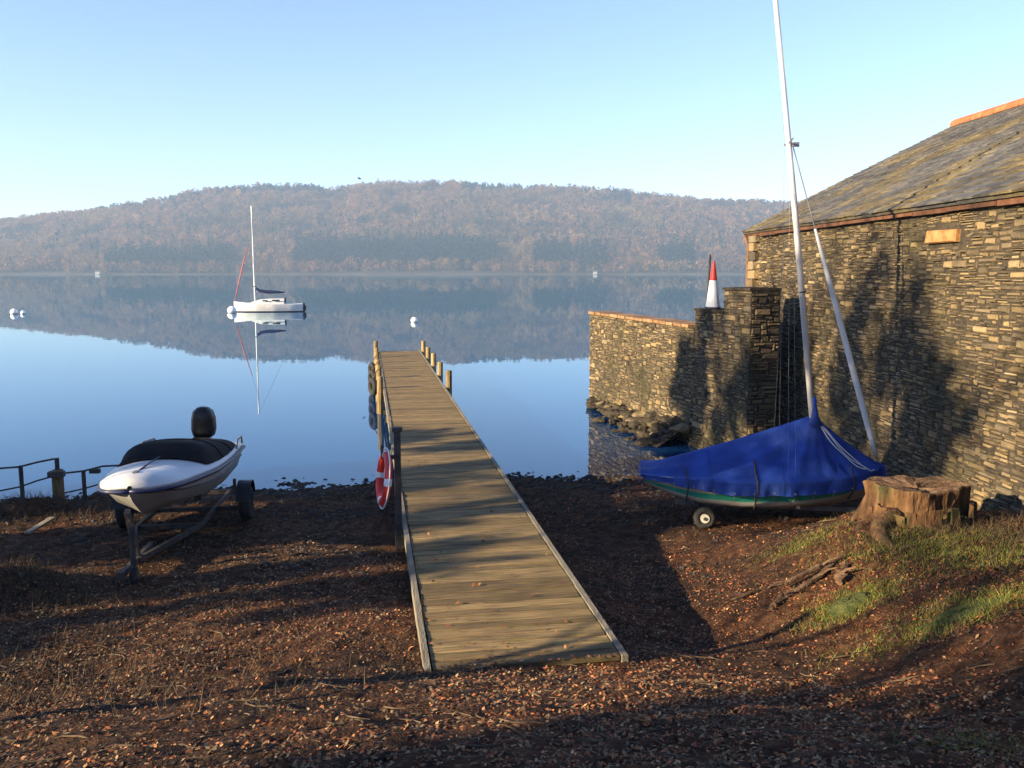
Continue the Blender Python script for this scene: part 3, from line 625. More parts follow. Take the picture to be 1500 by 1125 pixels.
lg = MB(); lg.grid([[(-.30 + l * math.cos(a), wd * math.sin(a), z) for a in [6.28319 * i / 12 for i in range(12)]] for z, l, wd in ((.82, .13, .1), (.6, .12, .08), (.3, .1, .05), (.14, .14, .035), (.02, .1, .02))], True)
lg.build('motor_leg', 'black_plastic', ob, smooth=True, world=False)
MB().box((-.10, 0, .70), (.18, .26, .26)).build('clamp_bracket', 'black_plastic', ob, world=False)
pr = MB()
for k in range(3):
    a = k * 2.094; pr.add([(-.46, 0, .14), (-.44, .15 * math.cos(a) - .04 * math.sin(a), .14 + .15 * math.sin(a) + .04 * math.cos(a)), (-.48, .15 * math.cos(a + .7), .14 + .15 * math.sin(a + .7))], [(0, 1, 2)])
pr.tube([(-.42, 0, .14), (-.5, 0, .14)], .03, 8); pr.build('propeller', 'steel', ob, world=False)
# black cockpit cover over windscreen frame
cv = empty('cockpit_cover', MS, mrz, 0, mpit); tag(cv, 'black canvas cover stretched over the speedboat cockpit', 'cover')
rows = []
for x, h, k in ((.30, .02, .86), (.34, .07, .9), (.8, .09, .93), (1.4, .13, .93), (2.0, .19, .92), (2.2, .21, .91), (2.34, .2, .9), (2.55, .08, .88), (2.62, .02, .86)):
    b_, sh, *_ = sect(MT, x); base = .04 + .05 * x if x < 1.8 else .13; b_ *= k
    row = []
    for t in lin(-1, 1, 21):
        zz = sh + base * (1 - abs(t * k) ** 2.2) + .016
        e = max(0.0, 1 - abs(t) ** 7); row.append((x + .07 * (1 - t * t) * (x > 2.1), b_ * t, zz + h * e - .016 * abs(math.sin(x * 3.3 + t * 2)) * (h > .1)))
    rows.append(row)
MB().grid(rows).build('canvas', 'black_canvas', cv, smooth=True, world=False)
for x in (1.0, 1.8): 
    b_, sh, *_ = sect(MT, x); MB().tube([(x, b_ * .93 * t, sh + (.04 + .05 * x) * (1 - abs(t * .93) ** 2.2) + .022 + (.09 + (x - .8) * .075) * max(0, 1 - abs(t) ** 7)) for t in lin(-1, 1, 15)], .009, 5).build('seam', 'black_canvas', cv, smooth=True, world=False)
# its trailer
tr0 = Vector((MS.x, MS.y, 0)); tr = empty('boat_trailer', tr0, mrz); tag(tr, 'low galvanised boat trailer with jockey wheel under the white speedboat', 'trailer')
def kz(x): return .34 + sect(MT, x)[4] + math.sin(-mpit) * x
def tw(x, y): c, s_ = math.cos(mrz), math.sin(mrz); return (tr0.x + x * c - y * s_, tr0.y + x * s_ + y * c)
for sgn in (1, -1):
    MB().beam((-.05, sgn * .42, .30), (2.4, sgn * .42, .42), .045, .06).build('side_rail', 'dark_iron', tr, world=False)
    MB().beam((2.36, sgn * .42, .42), (4.0, sgn * .03, .50), .045, .06).build('draw_bar', 'dark_iron', tr, world=False)
    MB().beam((.2, sgn * .34, .63), (2.1, sgn * .34, .73), .09, .06).build('bunk', 'dark_iron', tr, world=False)
    wx, wy = 1.25, sgn * .86; wz = g1(*tw(wx, wy)) + .27
    wh = MB().ring((wx, wy, wz), (0, 1, 0), .19, .085, n=26, m_=10).build('wheel', 'rubber', tr, smooth=True, world=False)
    MB().tube([(wx, wy - .05, wz), (wx, wy + .05, wz)], .13, 16).build('rim', 'dark_iron', wh, world=False)
    gr = []
    for a in lin(.25, 2.9, 12): gr.append([(wx + .32 * math.cos(a), wy - .1, wz + .33 * math.sin(a)), (wx + .32 * math.cos(a), wy + .1, wz + .33 * math.sin(a))])
    MB().grid(gr).build('mudguard', 'black_plastic', tr, world=False)
    MB().beam((-.04, sgn * .5, .30), (-.04, sgn * .5, .5), .03, .05, up=(0, 1, 0)).build('lamp_stay', 'dark_iron', tr, world=False)
for x, z in ((.0, .30), (1.25, .36), (2.3, .41)): MB().beam((x, -.8 if x == 1.25 else -.44, z), (x, .8 if x == 1.25 else .44, z), .06, .06).build('cross_member', 'dark_iron', tr, world=False)
MB().beam((3.3, 0, .47), (4.55, 0, .52), .055, .06).build('tongue', 'dark_iron', tr, world=False)
MB().box((4.6, 0, .53), (.14, .08, .08)).build('coupling', 'dark_iron', tr, world=False)
MB().beam((3.92, 0, .5), (4.26, 0, 1.15), .06, .08).build('winch_post', 'dark_iron', tr, world=False)
jz = g1(*tw(4.45, .09)); MB().tube([(4.45, .09, jz + .13), (4.45, .09, 1.02)], .032, 10).build('jockey_tube', 'dark_iron', tr, world=False)
jw = MB().ring((4.45, .09, jz + .10), (0, 1, 0), .07, .034, n=18, m_=8).build('jockey_wheel', 'rubber', tr, smooth=True, world=False)
MB().tube([(4.45, .05, jz + .10), (4.45, .13, jz + .10)], .05, 12).build('hub', 'dark_iron', jw, world=False)
MB().beam((4.4, .09, 1.03), (4.52, .09, 1.03), .02, .02).build('jockey_handle', 'dark_iron', tr, world=False)

# --- sailing dinghy, bow to the right
DS = Vector((1.98, 13.16, .36)); DB = Vector((5.42, 12.74, 0)); drz = math.atan2(DB.y - DS.y, DB.x - DS.x); DL = (Vector((DB.x, DB.y, 0)) - Vector((DS.x, DS.y, 0))).length
dg = empty('sailing_dinghy', DS, drz); tag(dg, 'sailing dinghy with green band and tall mast on a launching trolley', 'dinghy')
DT = [(0, .46, .53, .30, .40, .37), (.35, .56, .527, .43, .27, .21), (.8, .66, .523, .54, .17, .08), (1.4, .72, .52, .58, .13, .0), (2.2, .69, .54, .50, .15, .01), (2.8, .52, .57, .32, .22, .06), (3.2, .30, .60, .14, .33, .17), (DL, .03, .63, .01, .50, .42)]
dx = [0, .2, .5, .8, 1.1, 1.4, 1.7, 2.0, 2.3, 2.55, 2.8, 3.0, 3.15, 3.28, 3.38, DL]
for nm, mat, a, b2 in (('hull', 'cream', 0, 1), ('green_stripe', 'green_band', 1, 2), ('gunwale', 'cream', 2, 3)):
    q = MB()
    for sgn in (1, -1):
        rows = []
        for x in dx:
            b_, sh, cb, cz, kk = sect(DT, x)
            side = lambda t: (cb + (b_ - cb) * (t ** .8), cz + (sh - cz) * t)
            prof = {0: [(0, kk), (cb * .55, kk + (cz - kk) * .35), (cb * .9, cz - .02), side(.06), side(.20)], 1: [side(.20), side(.32), side(.44)], 2: [side(.44), side(.7), side(1.0), (b_ - .05 * (b_ > .1), sh)]}[a]
            rows.append([(x, sgn * y, z) for y, z in prof])
        q.grid(rows)
    if a == 0:
        b_, sh, cb, cz, kk = sect(DT, 0); q.add([(0, -b_, sh), (0, -cb, cz), (0, 0, kk), (0, cb, cz), (0, b_, sh)], [(0, 1, 2, 3, 4)])
    q.build(nm, mat, dg, smooth=True, world=False)
def dloc(p):                                            # world point to dinghy frame
    v = Vector(p) - DS; c, s_ = math.cos(-drz), math.sin(-drz); return Vector((v.x * c - v.y * s_, v.x * s_ + v.y * c, v.z))
mbase = dloc((4.56, 12.86, .8)); mtop = dloc((3.55, 12.86, 8.3)); mdir = mtop - mbase
def mp_(z): return mbase + mdir * ((z - .8) / 7.5)        # point on the mast at world height z
XM = mp_(1.8).x
ms = MB().tube([mbase + Vector((0, 0, -.3)), mp_(4.8), mtop], [.046, .043, .032], 12).build('mast', 'alloy', dg, smooth=True, world=False)
MB().box(mp_(5.62) + Vector((.06, 0, 0)), (.16, .05, .06)).build('mast_fitting', 'steel', ms, world=False)
MB().ring(mp_(3.55), mdir, .046, .012, n=14, m_=6).build('mast_band', 'dark_iron', ms, world=False)
MB().tube([mp_(5.66) + Vector((0, -.32, .0)), mp_(5.64), mp_(5.66) + Vector((0, .32, 0))], .014, 6).build('spreader', 'steel', ms, world=False)
bow = Vector((DL - .05, 0, .66)); hd = mp_(5.62) + Vector((.05, 0, 0))
fj = []
for t in lin(0.03, .745, 12): fj.append(bow.lerp(hd, t))
MB().tube(fj, [.03, .042, .046, .046, .045, .044, .042, .04, .037, .033, .028, .018], 10).build('furled_jib', 'jib', dg, smooth=True, world=False)
MB().tube([bow, hd], .008, 6).build('forestay', 'wire', dg, world=False)
for sgn in (1, -1):
    MB().tube([(XM - .35, sgn * .68, .56), mp_(5.66) + Vector((0, sgn * .32, 0)), mp_(7.9)], .002, 5).build('shroud', 'wire', dg, world=False)
    MB().tube([(XM - .45, sgn * .66, .56), mp_(5.5)], .002, 5).build('lower_shroud', 'wire', dg, world=False)
# blue cover over the dinghy
cv = empty('dinghy_cover', DS, drz); tag(cv, 'bright blue tarpaulin cover tented over the sailing dinghy', 'cover')
AP = 1.40                                                # apex height in the dinghy frame
def ridge(x):
    g_ = sect(DT, max(0, min(DL, x)))[1]
    if x <= XM: return g_ + .07 + (AP - .60 - .02) * (max(0, x) / XM) ** 1.05
    t = (x - XM) / (DL + .04 - XM); return g_ + .04 + (AP - .60) * (1 - t) ** 1.18
def cover_pt(x, t):                                      # t in -1.6..1.6: |t|<1 roof, beyond that the skirt
    b_, sh, *_ = sect(DT, max(0, min(DL, x))); b_ = b_ + .035; s_ = 1 if t > 0 else -1; a = abs(t); rz_ = ridge(x)
    ang = math.atan2((x - XM) * .75, (abs(t) * b_ + .08)); r_ = math.hypot(x - XM, a * b_)
    fold = .045 * math.sin(ang * 11 + 1.1 * s_) * min(1, r_ * 1.3) + .024 * math.sin(ang * 23 + 2 + r_ * 2) * min(1, r_ * 1.5) + .012 * math.sin(x * 9 + t * 4)
    if a <= 1:
        sag = -.07 * math.sin(math.pi * a) * min(1, (rz_ - sh) * 1.6)
        z = rz_ + (sh + .02 - rz_) * a + sag + fold * math.sin(math.pi * min(a, .97)) ** .6 * (1 if a > .02 else 0)
        return (x, s_ * b_ * a, z)
    d = (a - 1); k = min(1, .25 + x / 1.6); w_ = .022 * math.sin(x * 17 + s_) + .015 * math.sin(x * 31)
    return (x, s_ * (b_ + .012 + w_ * d * 1.6 - .05 * d * (x < .3)), sh + .02 - d * .34 * k - .012 * math.sin(x * 13) * d)
rows = [[cover_pt(x, t) for t in lin(-1.6, 1.6, 65)] for x in lin(-.04, DL + .03, 110)]
tp = MB().grid(rows).build('tarpaulin', 'blue_canvas', cv, smooth=True, world=False)
MB().grid([[(x_ , y_, z_) for x_, y_, z_ in [cover_pt(-.04, t) for t in lin(-1.5, 1.5, 21)]], [(-.05, y_ * .9, sect(DT, 0)[1] - .12) for _, y_, _ in [cover_pt(-.04, t) for t in lin(-1.5, 1.5, 21)]]]).build('stern_flap', 'blue_canvas', cv, smooth=True, world=False)
c0 = mp_(1.72); c1 = mp_(2.02)
MB().tube([c0 - Vector((0, 0, .12)), c0, c0.lerp(c1, .5), c1], [.13, .07, .054, .05], 12).build('mast_collar', 'blue_canvas', cv, smooth=True, world=False)
for x in (.95, 1.95, 2.75):
    MB().tube([Vector(cover_pt(x, t)) + Vector((0, -.003 if t < 0 else .003, .004)) for t in lin(-1.55, 1.55, 46)], .006, 4).build('seam', 'blue_canvas', tp, world=False)
for sg in (-1, 1):
    MB().tube([Vector(cover_pt(x, 1.58 * sg)) + Vector((0, .004 * sg, 0)) for x in lin(0, DL, 90)], .009, 5).build('hem', 'blue_canvas', tp, world=False)
for x in lin(.15, DL - .25, 12):
    p = Vector(cover_pt(x, -1.5)) + Vector((0, -.012, 0)); MB().ring(p, (0, 1, 0), .013, .005, n=10, m_=5).build('eyelet', 'steel', tp, world=False)
    b_, sh, cb, cz, kk = sect(DT, x); MB().tube([p, (x + .03, -cb * .93, cz + .02)], .004, 4).build('tie_cord', 'jib', tp, world=False)
for x, nm in ((1.58, 'strap'), (2.95, 'strap'), (.62, 'strap')):
    P = [Vector(cover_pt(x + .01 * math.sin(t * 3), t)) + Vector((0, -.008, .012)) for t in lin(-1.55, -.55 if x < 2 else -.7, 14)]
    b_, sh, cb, cz, kk = sect(DT, x); P = [Vector((x, -cb * .9, cz - .05)), Vector((x, -b_ - .03, sh - .22))] + P
    MB().tube(P, .013, 5).build(nm, 'dark_iron', cv, world=False)
for off in (.0, .10, .19):
    MB().tube([Vector(cover_pt(XM + .04 + (DL - .35 + off * .8 - XM) * t, -.05 - .75 * t ** (1.2 + off * 3))) + Vector((0, -.006, .014)) for t in lin(.02, 1, 16)], .008, 5).build('lacing_cord', 'jib', cv, world=False)
# launching trolley
tl0 = Vector((DS.x, DS.y, 0)); tl = empty('launching_trolley', tl0, drz); tag(tl, 'small-wheeled launching trolley under the covered dinghy', 'trolley')
def dw(x, y): c, s_ = math.cos(drz), math.sin(drz); return (tl0.x + x * c - y * s_, tl0.y + x * s_ + y * c)
for y in (-.80, .62):
    wx = .86; wz = g1(*dw(wx, y)) + .155
    wh = MB().ring((wx, y, wz), (0, 1, 0), .112, .048, n=24, m_=10).build('wheel', 'rubber', tl, smooth=True, world=False)
    MB().tube([(wx, y - .055, wz), (wx, y + .04, wz)], .064, 18).build('rim', 'cream', wh, world=False)
    MB().tube([(wx, y - .07, wz), (wx, y + .04, wz)], .025, 10).build('hub_cap', 'dark_iron', wh, world=False)
wz = (g1(*dw(.86, -.8)) + g1(*dw(.86, .62))) / 2 + .16
MB().beam((.86, -.78, wz), (.86, .6, wz), .05, .05).build('axle', 'steel', tl, world=False)
MB().beam((.5, 0, wz + .03), (3.9, 0, g1(*dw(3.9, 0)) + .09), .05, .06).build('draw_bar', 'steel', tl, world=False)
for x in (.75, 2.2):
    zc = wz + .04
    MB().tube([(x, -.52, .36 + .13), (x, -.3, zc + .05), (x, 0, zc), (x, .3, zc + .05), (x, .52, .36 + .13)], .028, 8).build('cradle', 'dark_iron', tl, world=False)

# --- moored yacht, bow to the left
YS = at_z(394, 456.5, 0); yr = empty('moored_yacht', (YS.x, YS.y, 0), math.pi + .16); tag(yr, 'white sailing yacht with red furled foresail moored on the lake', 'yacht')
YT = [(-3.2, .72, .74, -.1), (-2.2, .95, .70, -.3), (-.6, 1.12, .70, -.35), (1.0, .98, .76, -.35), (2.2, .58, .86, -.2), (2.9, .22, .93, .0), (3.2, .03, .97, .45)]
yx = lin(-3.2, 3.2, 26)
for nm, mat, t0, t1 in (('boot_top', 'navy', 0, .0), ('hull', 'gel_white', 0, 1)):
    q = MB()
    for sgn in (1, -1):
        rows = []
        for x in yx:
            b_, sh, kk = sect(YT, x)
            if nm == 'hull': rows.append([(x, sgn * b_ * k, sh * z + .08 * (1 - z)) for k, z in ((.86, 0), (.93, .3), (.985, .65), (1, 1))])
            else: rows.append([(x, sgn * b_ * k, z) for k, z in ((0, min(-.02, kk)), (.6, kk * .6), (.86, .08))])
        q.grid(rows)
    if nm == 'hull':
        q.grid([[(x, sect(YT, x)[0] * t, sect(YT, x)[1] + .05 * (1 - t * t)) for t in lin(-1, 1, 9)] for x in yx])
        b_, sh, kk = sect(YT, -3.2); q.add([(-3.2, -b_, sh), (-3.2, -b_ * .86, .08), (-3.2, b_ * .86, .08), (-3.2, b_, sh)], [(0, 1, 2, 3)])
    q.build(nm, mat, yr, smooth=True, world=False)
rows = [[(x, wd * t, .74 + h * (1 - abs(t) ** 4)) for t in lin(-1, 1, 11)] for x, wd, h in ((-1.5, .72, .02), (-1.48, .72, .52), (-.2, .72, .5), (.7, .62, .44), (1.2, .5, .3), (1.9, .3, .08), (2.0, .28, .0))]
cb = MB().grid(rows).build('cabin', 'gel_white', yr, smooth=False, world=False)
for sgn in (1, -1):
    MB().box((-.75, sgn * .70, 1.08), (.7, .04, .14)).build('window', 'black_plastic', cb, world=False); MB().box((.25, sgn * .66, 1.06), (.5, .06, .12)).build('window', 'black_plastic', cb, world=False)
MB().box((-1.55, 0, 1.08), (.1, .5, .5)).build('companionway', 'black_plastic', cb, world=False)
ym = MB().tube([(1.25, 0, .9), (1.28, 0, 9.9)], [.07, .055], 10).build('mast', 'alloy', yr, world=False)
MB().tube([(1.27, -.62, 5.6), (1.27, .62, 5.6)], .025, 6).build('spreader', 'alloy', ym, world=False)
MB().tube([(1.15, 0, 1.95), (-1.6, 0, 1.72)], .045, 8).build('boom', 'alloy', yr, world=False)
MB().tube([(1.28, 0, 2.45), (1.1, 0, 2.18), (.8, 0, 1.98), (.1, 0, 1.88), (-.8, 0, 1.86), (-1.55, 0, 1.80)], [.07, .13, .16, .17, .14, .07], 10).build('sail_cover', 'navy', yr, smooth=True, world=False)
MB().tube([(3.1, 0, 1.1), (2.33, 0, 4.1), (1.77, 0, 6.1)], [.04, .06, .03], 8).build('furled_foresail', 'red_cloth', yr, smooth=True, world=False)
MB().tube([(3.15, 0, 1.0), (1.28, 0, 8.0)], .014, 5).build('forestay', 'wire', yr, world=False)
MB().tube([(-3.1, 0, .8), (1.28, 0, 9.85)], .012, 5).build('backstay', 'wire', yr, world=False)
for sgn in (1, -1):
    MB().tube([(.95, sgn * 1.0, .78), (1.27, sgn * .62, 5.6), (1.28, 0, 9.5)], .012, 5).build('shroud', 'wire', yr, world=False)
    MB().tube([(3.1, sgn * .08, .97), (3.0, sgn * .16, 1.5), (2.4, sgn * .48, 1.45), (2.35, sgn * .48, .9)], .016, 5).build('pulpit', 'wire', yr, world=False)
    MB().tube([(-3.1, sgn * .6, .76), (-3.1, sgn * .6, 1.35), (-2.5, sgn * .85, 1.32), (-2.45, sgn * .85, .74)], .016, 5).build('pushpit', 'wire', yr, world=False)
MB().box((-3.36, .1, .35), (.26, .3, .5)).build('outboard_motor', 'black_plastic', yr, world=False)
MB().box((-3.26, -.25, .25), (.16, .06, 1.1)).build('rudder', 'navy', yr, world=False)
# mooring buoys
def buoy(px_, py_, r, lab, mat='white_paint', dark=True):
    p = at_z(px_, py_, 0); o = empty('mooring_buoy', (p.x, p.y, 0))
    MB().ball((p.x, p.y, r * .45), r, n=18, m_=12).build('float', mat, o, smooth=True)
    MB().ring((p.x, p.y, r * 1.46), (1, .3, 0), r * .2, r * .06, n=14, m_=6).build('lifting_eye', 'dark_iron', o)
    MB().ring((p.x, p.y, r * .2), (0, 0, 1), r * .97, r * .07, n=18, m_=6).build('band', 'navy', o)
    tag(o, lab, 'buoy', 'mooring buoys on the lake')
buoy(607, 472, .27, 'white mooring buoy on the lake just beyond the jetty end')
buoy(21, 460, .34, 'larger white mooring buoy at the far left edge of the lake'); buoy(34, 460, .22, 'smaller white mooring buoy at the left edge of the lake')
buoy(340, 458, .42, 'round white mooring buoy touching the bow of the yacht')

# ------------------------------------------------------------------ railings by the water on the left
def rail(pts, r, o, nm='rail'): MB().tube(pts, r, 7).build(nm, 'dark_iron', o, smooth=True)
Yr = 14.0
p1, p2 = at_y(30, 682, Yr), at_y(83, 671, Yr); p0 = at_y(-60, 690, Yr)
o = empty('shore_railing', (p2.x, Yr, 0)); tag(o, 'dark metal railing with two rails at the water edge on the far left', 'railing')
for p, r in ((p1, .034), (p2, .036), (p0, .034)): MB().tube([(p.x, Yr, g1(p.x, Yr) - .3), (p.x, Yr, p.z)], r, 8).build('post', 'dark_iron', o)
MB().box((p2.x, Yr - .01, .33), (.13, .13, .7)).build('timber_post', 'pile', o)
MB().box((p2.x + .02, Yr - .08, at_y(83, 693, Yr).z), (.24, .12, .09), .2).build('clamp', 'dark_iron', o)
a = at_y(-60, 694, Yr); b_ = at_y(-60, 726, Yr)
rail([a, at_y(0, 686, Yr), at_y(28, 684, Yr), at_y(55, 677, Yr), at_y(80, 672, Yr)], .016, o); rail([b_, at_y(0, 719, Yr), at_y(30, 713, Yr), at_y(55, 704, Yr), at_y(80, 697, Yr)], .014, o)
Yq = 14.35; p3 = at_y(122, 689, Yq); o = empty('shore_railing', (p3.x, Yq, 0)); tag(o, 'lower dark metal railing running behind the bow of the speedboat', 'railing')
MB().tube([(p3.x, Yq, g1(p3.x, Yq) - .3), (p3.x, Yq, p3.z)], .034, 8).build('post', 'dark_iron', o)
p4 = at_y(205, 680, Yq); MB().tube([(p4.x, Yq, g1(p4.x, Yq) - .3), (p4.x, Yq, p4.z)], .034, 8).build('post', 'dark_iron', o)
rail([at_y(95, 693, Yq), at_y(122, 690, Yq), at_y(150, 683, Yq), at_y(205, 680, Yq)], .016, o); rail([at_y(95, 722, Yq), at_y(122, 716, Yq), at_y(150, 708, Yq), at_y(205, 704, Yq)], .013, o)
MB().box(at_y(139, 690, Yq), (.16, .08, .07)).build('clamp', 'dark_iron', o)
bx = MB(); pa = at_z(38, 762, .33); o = bx.beam((pa.x, pa.y, g1(pa.x, pa.y) + .02), (pa.x + .14, pa.y + .45, g1(pa.x + .14, pa.y + .45) + .14), .09, .03).build('loose_plank', 'edge_wood'); tag(o, 'pale loose plank leaning on the bank by the railing', 'plank')

# ------------------------------------------------------------------ stump, roots, driftwood
SC = Vector((4.66, 9.95, 0)); sz = g1(SC.x, SC.y) - .18; st = empty('tree_stump', (SC.x, SC.y, sz)); tag(st, 'wide mossy sawn-off tree stump in front of the boathouse', 'stump')
random.seed(9); n = 44; rows = []
prof = [(-.25, 1.3), (0.0, 1.2), (.12, 1.1), (.28, 1.03), (.42, .99), (.52, 1.0), (.585, 1.03), (.60, 1.0)]
for z, k in prof:
    row = []
    for i in range(n):
        a = 6.28319 * i / n; fl = max(0, 1 - (z + .25) / .6)
        r = .50 * k + .05 * math.sin(a * 3 + .6) + .028 * math.sin(a * 7 + 2) + .016 * math.sin(a * 17 + z * 9) + .22 * fl * max(0, math.sin(a * 5 + 1.0)) ** 2
        row.append((SC.x + r * 1.06 * math.cos(a), SC.y + r * .8 * math.sin(a), sz + z + .012 * math.sin(a * 9) * (z > .5)))
    rows.append(row)
MB().grid(rows, True).build('trunk', 'stump', st)
topr = rows[-1]; c = Vector((SC.x, SC.y, sz + .57)); rws = [topr]
for k in (.85, .6, .3, .02): rws.append([tuple(c.lerp(Vector(p), k) + Vector((0, 0, -.03 * (1 - k) + .012 * math.sin(i * 1.9 + k * 7)))) for i, p in enumerate(topr)])
MB().grid(rws, True).build('sawn_top', 'rot_wood', st)
for a, ln, r in ((3.55, .9, .10), (3.95, 1.35, .14), (4.5, .6, .10), (5.2, .5, .09), (2.9, .7, .08), (.2, .6, .1)):
    pts = []
    for t in lin(0, 1, 9):
        d = .36 + ln * t; an = a + .22 * math.sin(t * 5 + a); x = SC.x + d * math.cos(an); y = SC.y + d * math.sin(an); pts.append((x, y, g1(x, y) + .1 * (1 - t) ** 2 - .04 - .06 * t))
    MB().tube(pts, [r * (1 - .75 * t) for t in lin(0, 1, 9)], 9).build('root', 'stump', st, smooth=True)
for k in range(16):                                     # bark plates
    a = 3.3 + k * .19; r = .55 + .05 * math.sin(a * 3 + .6); x, y = SC.x + r * 1.1 * math.cos(a), SC.y + r * .95 * math.sin(a); z = sz + random.uniform(.18, .36); h = random.uniform(.12, .26)
    MB().box((x, y, z), (.04, .10 + random.random() * .06, h), a, .018).build('bark_plate', 'stump', st)
random.seed(12)
dlabs = ['longest rotten branch in the heap left of the mossy stump', 'short broken branch in the heap left of the stump', 'curved split branch on top of the heap by the stump', 'thin pale branch nearest the water in the heap by the stump', 'stubby rotten log at the front of the heap by the stump']
lp_ = at_z(1180, 838, .8); bz = []
for k, (ox, oy, an, ln, r) in enumerate(((0, 0, .5, .95, .034), (-.3, -.12, 1.0, .4, .026), (.16, .2, .2, .6, .03), (-.35, .3, .1, .6, .018), (.32, -.12, 1.2, .36, .045))):
    pts = []
    for t in lin(-.5, .5, 7):
        x = lp_.x + ox + ln * t * math.cos(an) + .04 * math.sin(t * 9 + k); y = lp_.y + oy + ln * t * math.sin(an); pts.append((x, y, g1(x, y) + r * .8 + .05 * (k == 2) + .02 * math.sin(t * 7 + k)))
    o = empty('dead_branch', pts[3]); MB().tube(pts, [r * (.7 + .3 * math.cos(t * 2.4)) * random.uniform(.85, 1.15) for t in lin(-.5, .5, 7)], 7).build('wood', 'rot_wood', o)
    a_ = Vector(pts[4]); MB().tube([a_, a_ + Vector((.05, -.08, .09)), a_ + Vector((.12, -.13, .13))], [r * .45, r * .3, r * .15], 5).build('side_shoot', 'rot_wood', o)
    tag(o, dlabs[k], 'branch', 'dead branches by the stump')

# ------------------------------------------------------------------ ground litter (nobody could count it)
def on_jetty(x, y):
    a = (x - J0.x) * JD.x + (y - J0.y) * JD.y; c = (x - J0.x) * JN.x + (y - J0.y) * JN.y; return (a > -.02) & (c > -.06) & (c < JW + .06)
def scatter(n, x0, x1, y0, y1, pw=1.0):
    y = y0 + (y1 - y0) * RNG.uniform(0, 1, n) ** pw; x = RNG.uniform(x0, x1, n); ok = (np.abs(x) < .62 * y + 1.2); return x[ok], y[ok]
def leaves(name, x, y, z, smin, smax, mat, label):
    n = len(x); s = RNG.uniform(smin, smax, n); a = RNG.uniform(0, 6.283, n); tl_ = RNG.normal(0, .38, (n, 2)); cu = RNG.uniform(-.1, .45, n)
    ux, uy = np.cos(a), np.sin(a); base = [(-.9, 0, 0), (0, -.5, 1), (0, .5, 1), (1.0, 0, 0)]; Vs = []
    for (p, q_, e) in base:
        X = (p * ux - q_ * uy) * s; Y = (p * uy + q_ * ux) * s; Zz = X * tl_[:, 0] + Y * tl_[:, 1] + e * cu * s * .6
        Vs.append(np.stack([x + X, y + Y, z + Zz + s * .35], 1))
    Vv = np.stack(Vs, 1).reshape(-1, 3); k = np.arange(n) * 4
    Fv = np.stack([np.stack([k, k + 1, k + 2], 1), np.stack([k + 1, k + 3, k + 2], 1)], 1).reshape(-1, 3)
    return tag(np_mesh(name, Vv, Fv, mat), label, 'leaves', kind='stuff')
x, y = scatter(330000, -9.5, 8, 2.6, 15.5, 1.35)
z = gz(x, y); dens = .35 + .65 * (wob(x, y, 1.1, 8) > -.35); dens = dens * (1 - .75 * sst(9.5, 13.5, y)) * np.where((x > 1.0), 1.0, .8)
ok = (RNG.uniform(0, 1, len(x)) < dens) & (z > .06) & ~on_jetty(x, y) & (((x - SC.x) ** 2 + (y - SC.y) ** 2) > .4)
x, y, z = x[ok], y[ok], z[ok]; pale = RNG.uniform(0, 1, len(x)) < np.clip(.42 - .12 * x + .25 * wob(x, y, .9, 10), .05, .8)
leaves('fallen_leaves', x[~pale], y[~pale], z[~pale], .008, .02, 'leaf', 'rusty brown fallen leaves carpeting the foreshore')
leaves('bleached_leaves', x[pale], y[pale], z[pale], .007, .022, 'leaf_tan', 'bleached tan fallen leaves lying thickest on the left foreshore')
a_ = RNG.uniform(0, 1, 170) ** 3.5 * 9; c_ = RNG.uniform(.05, JW - .05, 170)
leaves('deck_leaves', J0.x + JD.x * a_ + JN.x * c_, J0.y + JD.y * a_ + JN.y * c_, np.full(170, DZ + .006), .014, .03, 'leaf', 'few dry leaves lying on the near jetty planks')
random.seed(55); tw_ = MB()
for k in range(900):
    yy = 3 + 10 * random.random() ** 1.3; xx = random.uniform(-.6 * yy - 1, .6 * yy + 1)
    if on_jetty(np.array(xx), np.array(yy)) or g1(xx, yy) < .06: continue
    an = random.uniform(0, 6.28); ln = random.uniform(.06, .32); P = []
    for t in (-.5, -.1, .3, .5): X = xx + ln * t * math.cos(an + t * .6); Y = yy + ln * t * math.sin(an + t * .6); P.append((X, Y, g1(X, Y) + .012))
    tw_.tube(P, [.005, .0055, .004, .002], 4, False)
tag(tw_.build('twigs', 'twig'), 'thin dry twigs scattered among the fallen leaves', 'twigs', kind='stuff')
random.seed(56)                                          # pebbles, thick along the water edge
pb = MB()
for k in range(5200):
    yy = random.uniform(12.8, 16.9) if random.random() < .9 else random.uniform(9, 13); xx = random.uniform(-10, 5.4)
    z = g1(xx, yy)
    if z < -.10 or z > .62 or on_jetty(np.array(xx), np.array(yy)): continue
    r = random.choice((.012, .016, .02, .026, .034, .045)) * random.uniform(.8, 1.2) * (1.25 if abs(z) < .06 else .8)
    n_ = 5; P = []
    for zz, kk in ((-.4, .8), (.25, 1), (.7, .5)): P.append([(xx + r * kk * math.cos(6.28 * i / n_ + r * 99) * random.uniform(.8, 1.25), yy + r * kk * math.sin(6.28 * i / n_ + r * 99), z + r * zz * random.uniform(.7, 1.1)) for i in range(n_)])
    pb.grid(P, True); pb.f.append(tuple(len(pb.v) - n_ + i for i in range(n_)))
tag(pb.build('pebbles', 'pebble'), 'grey pebbles along the lake edge and foreshore', 'pebbles', kind='stuff')
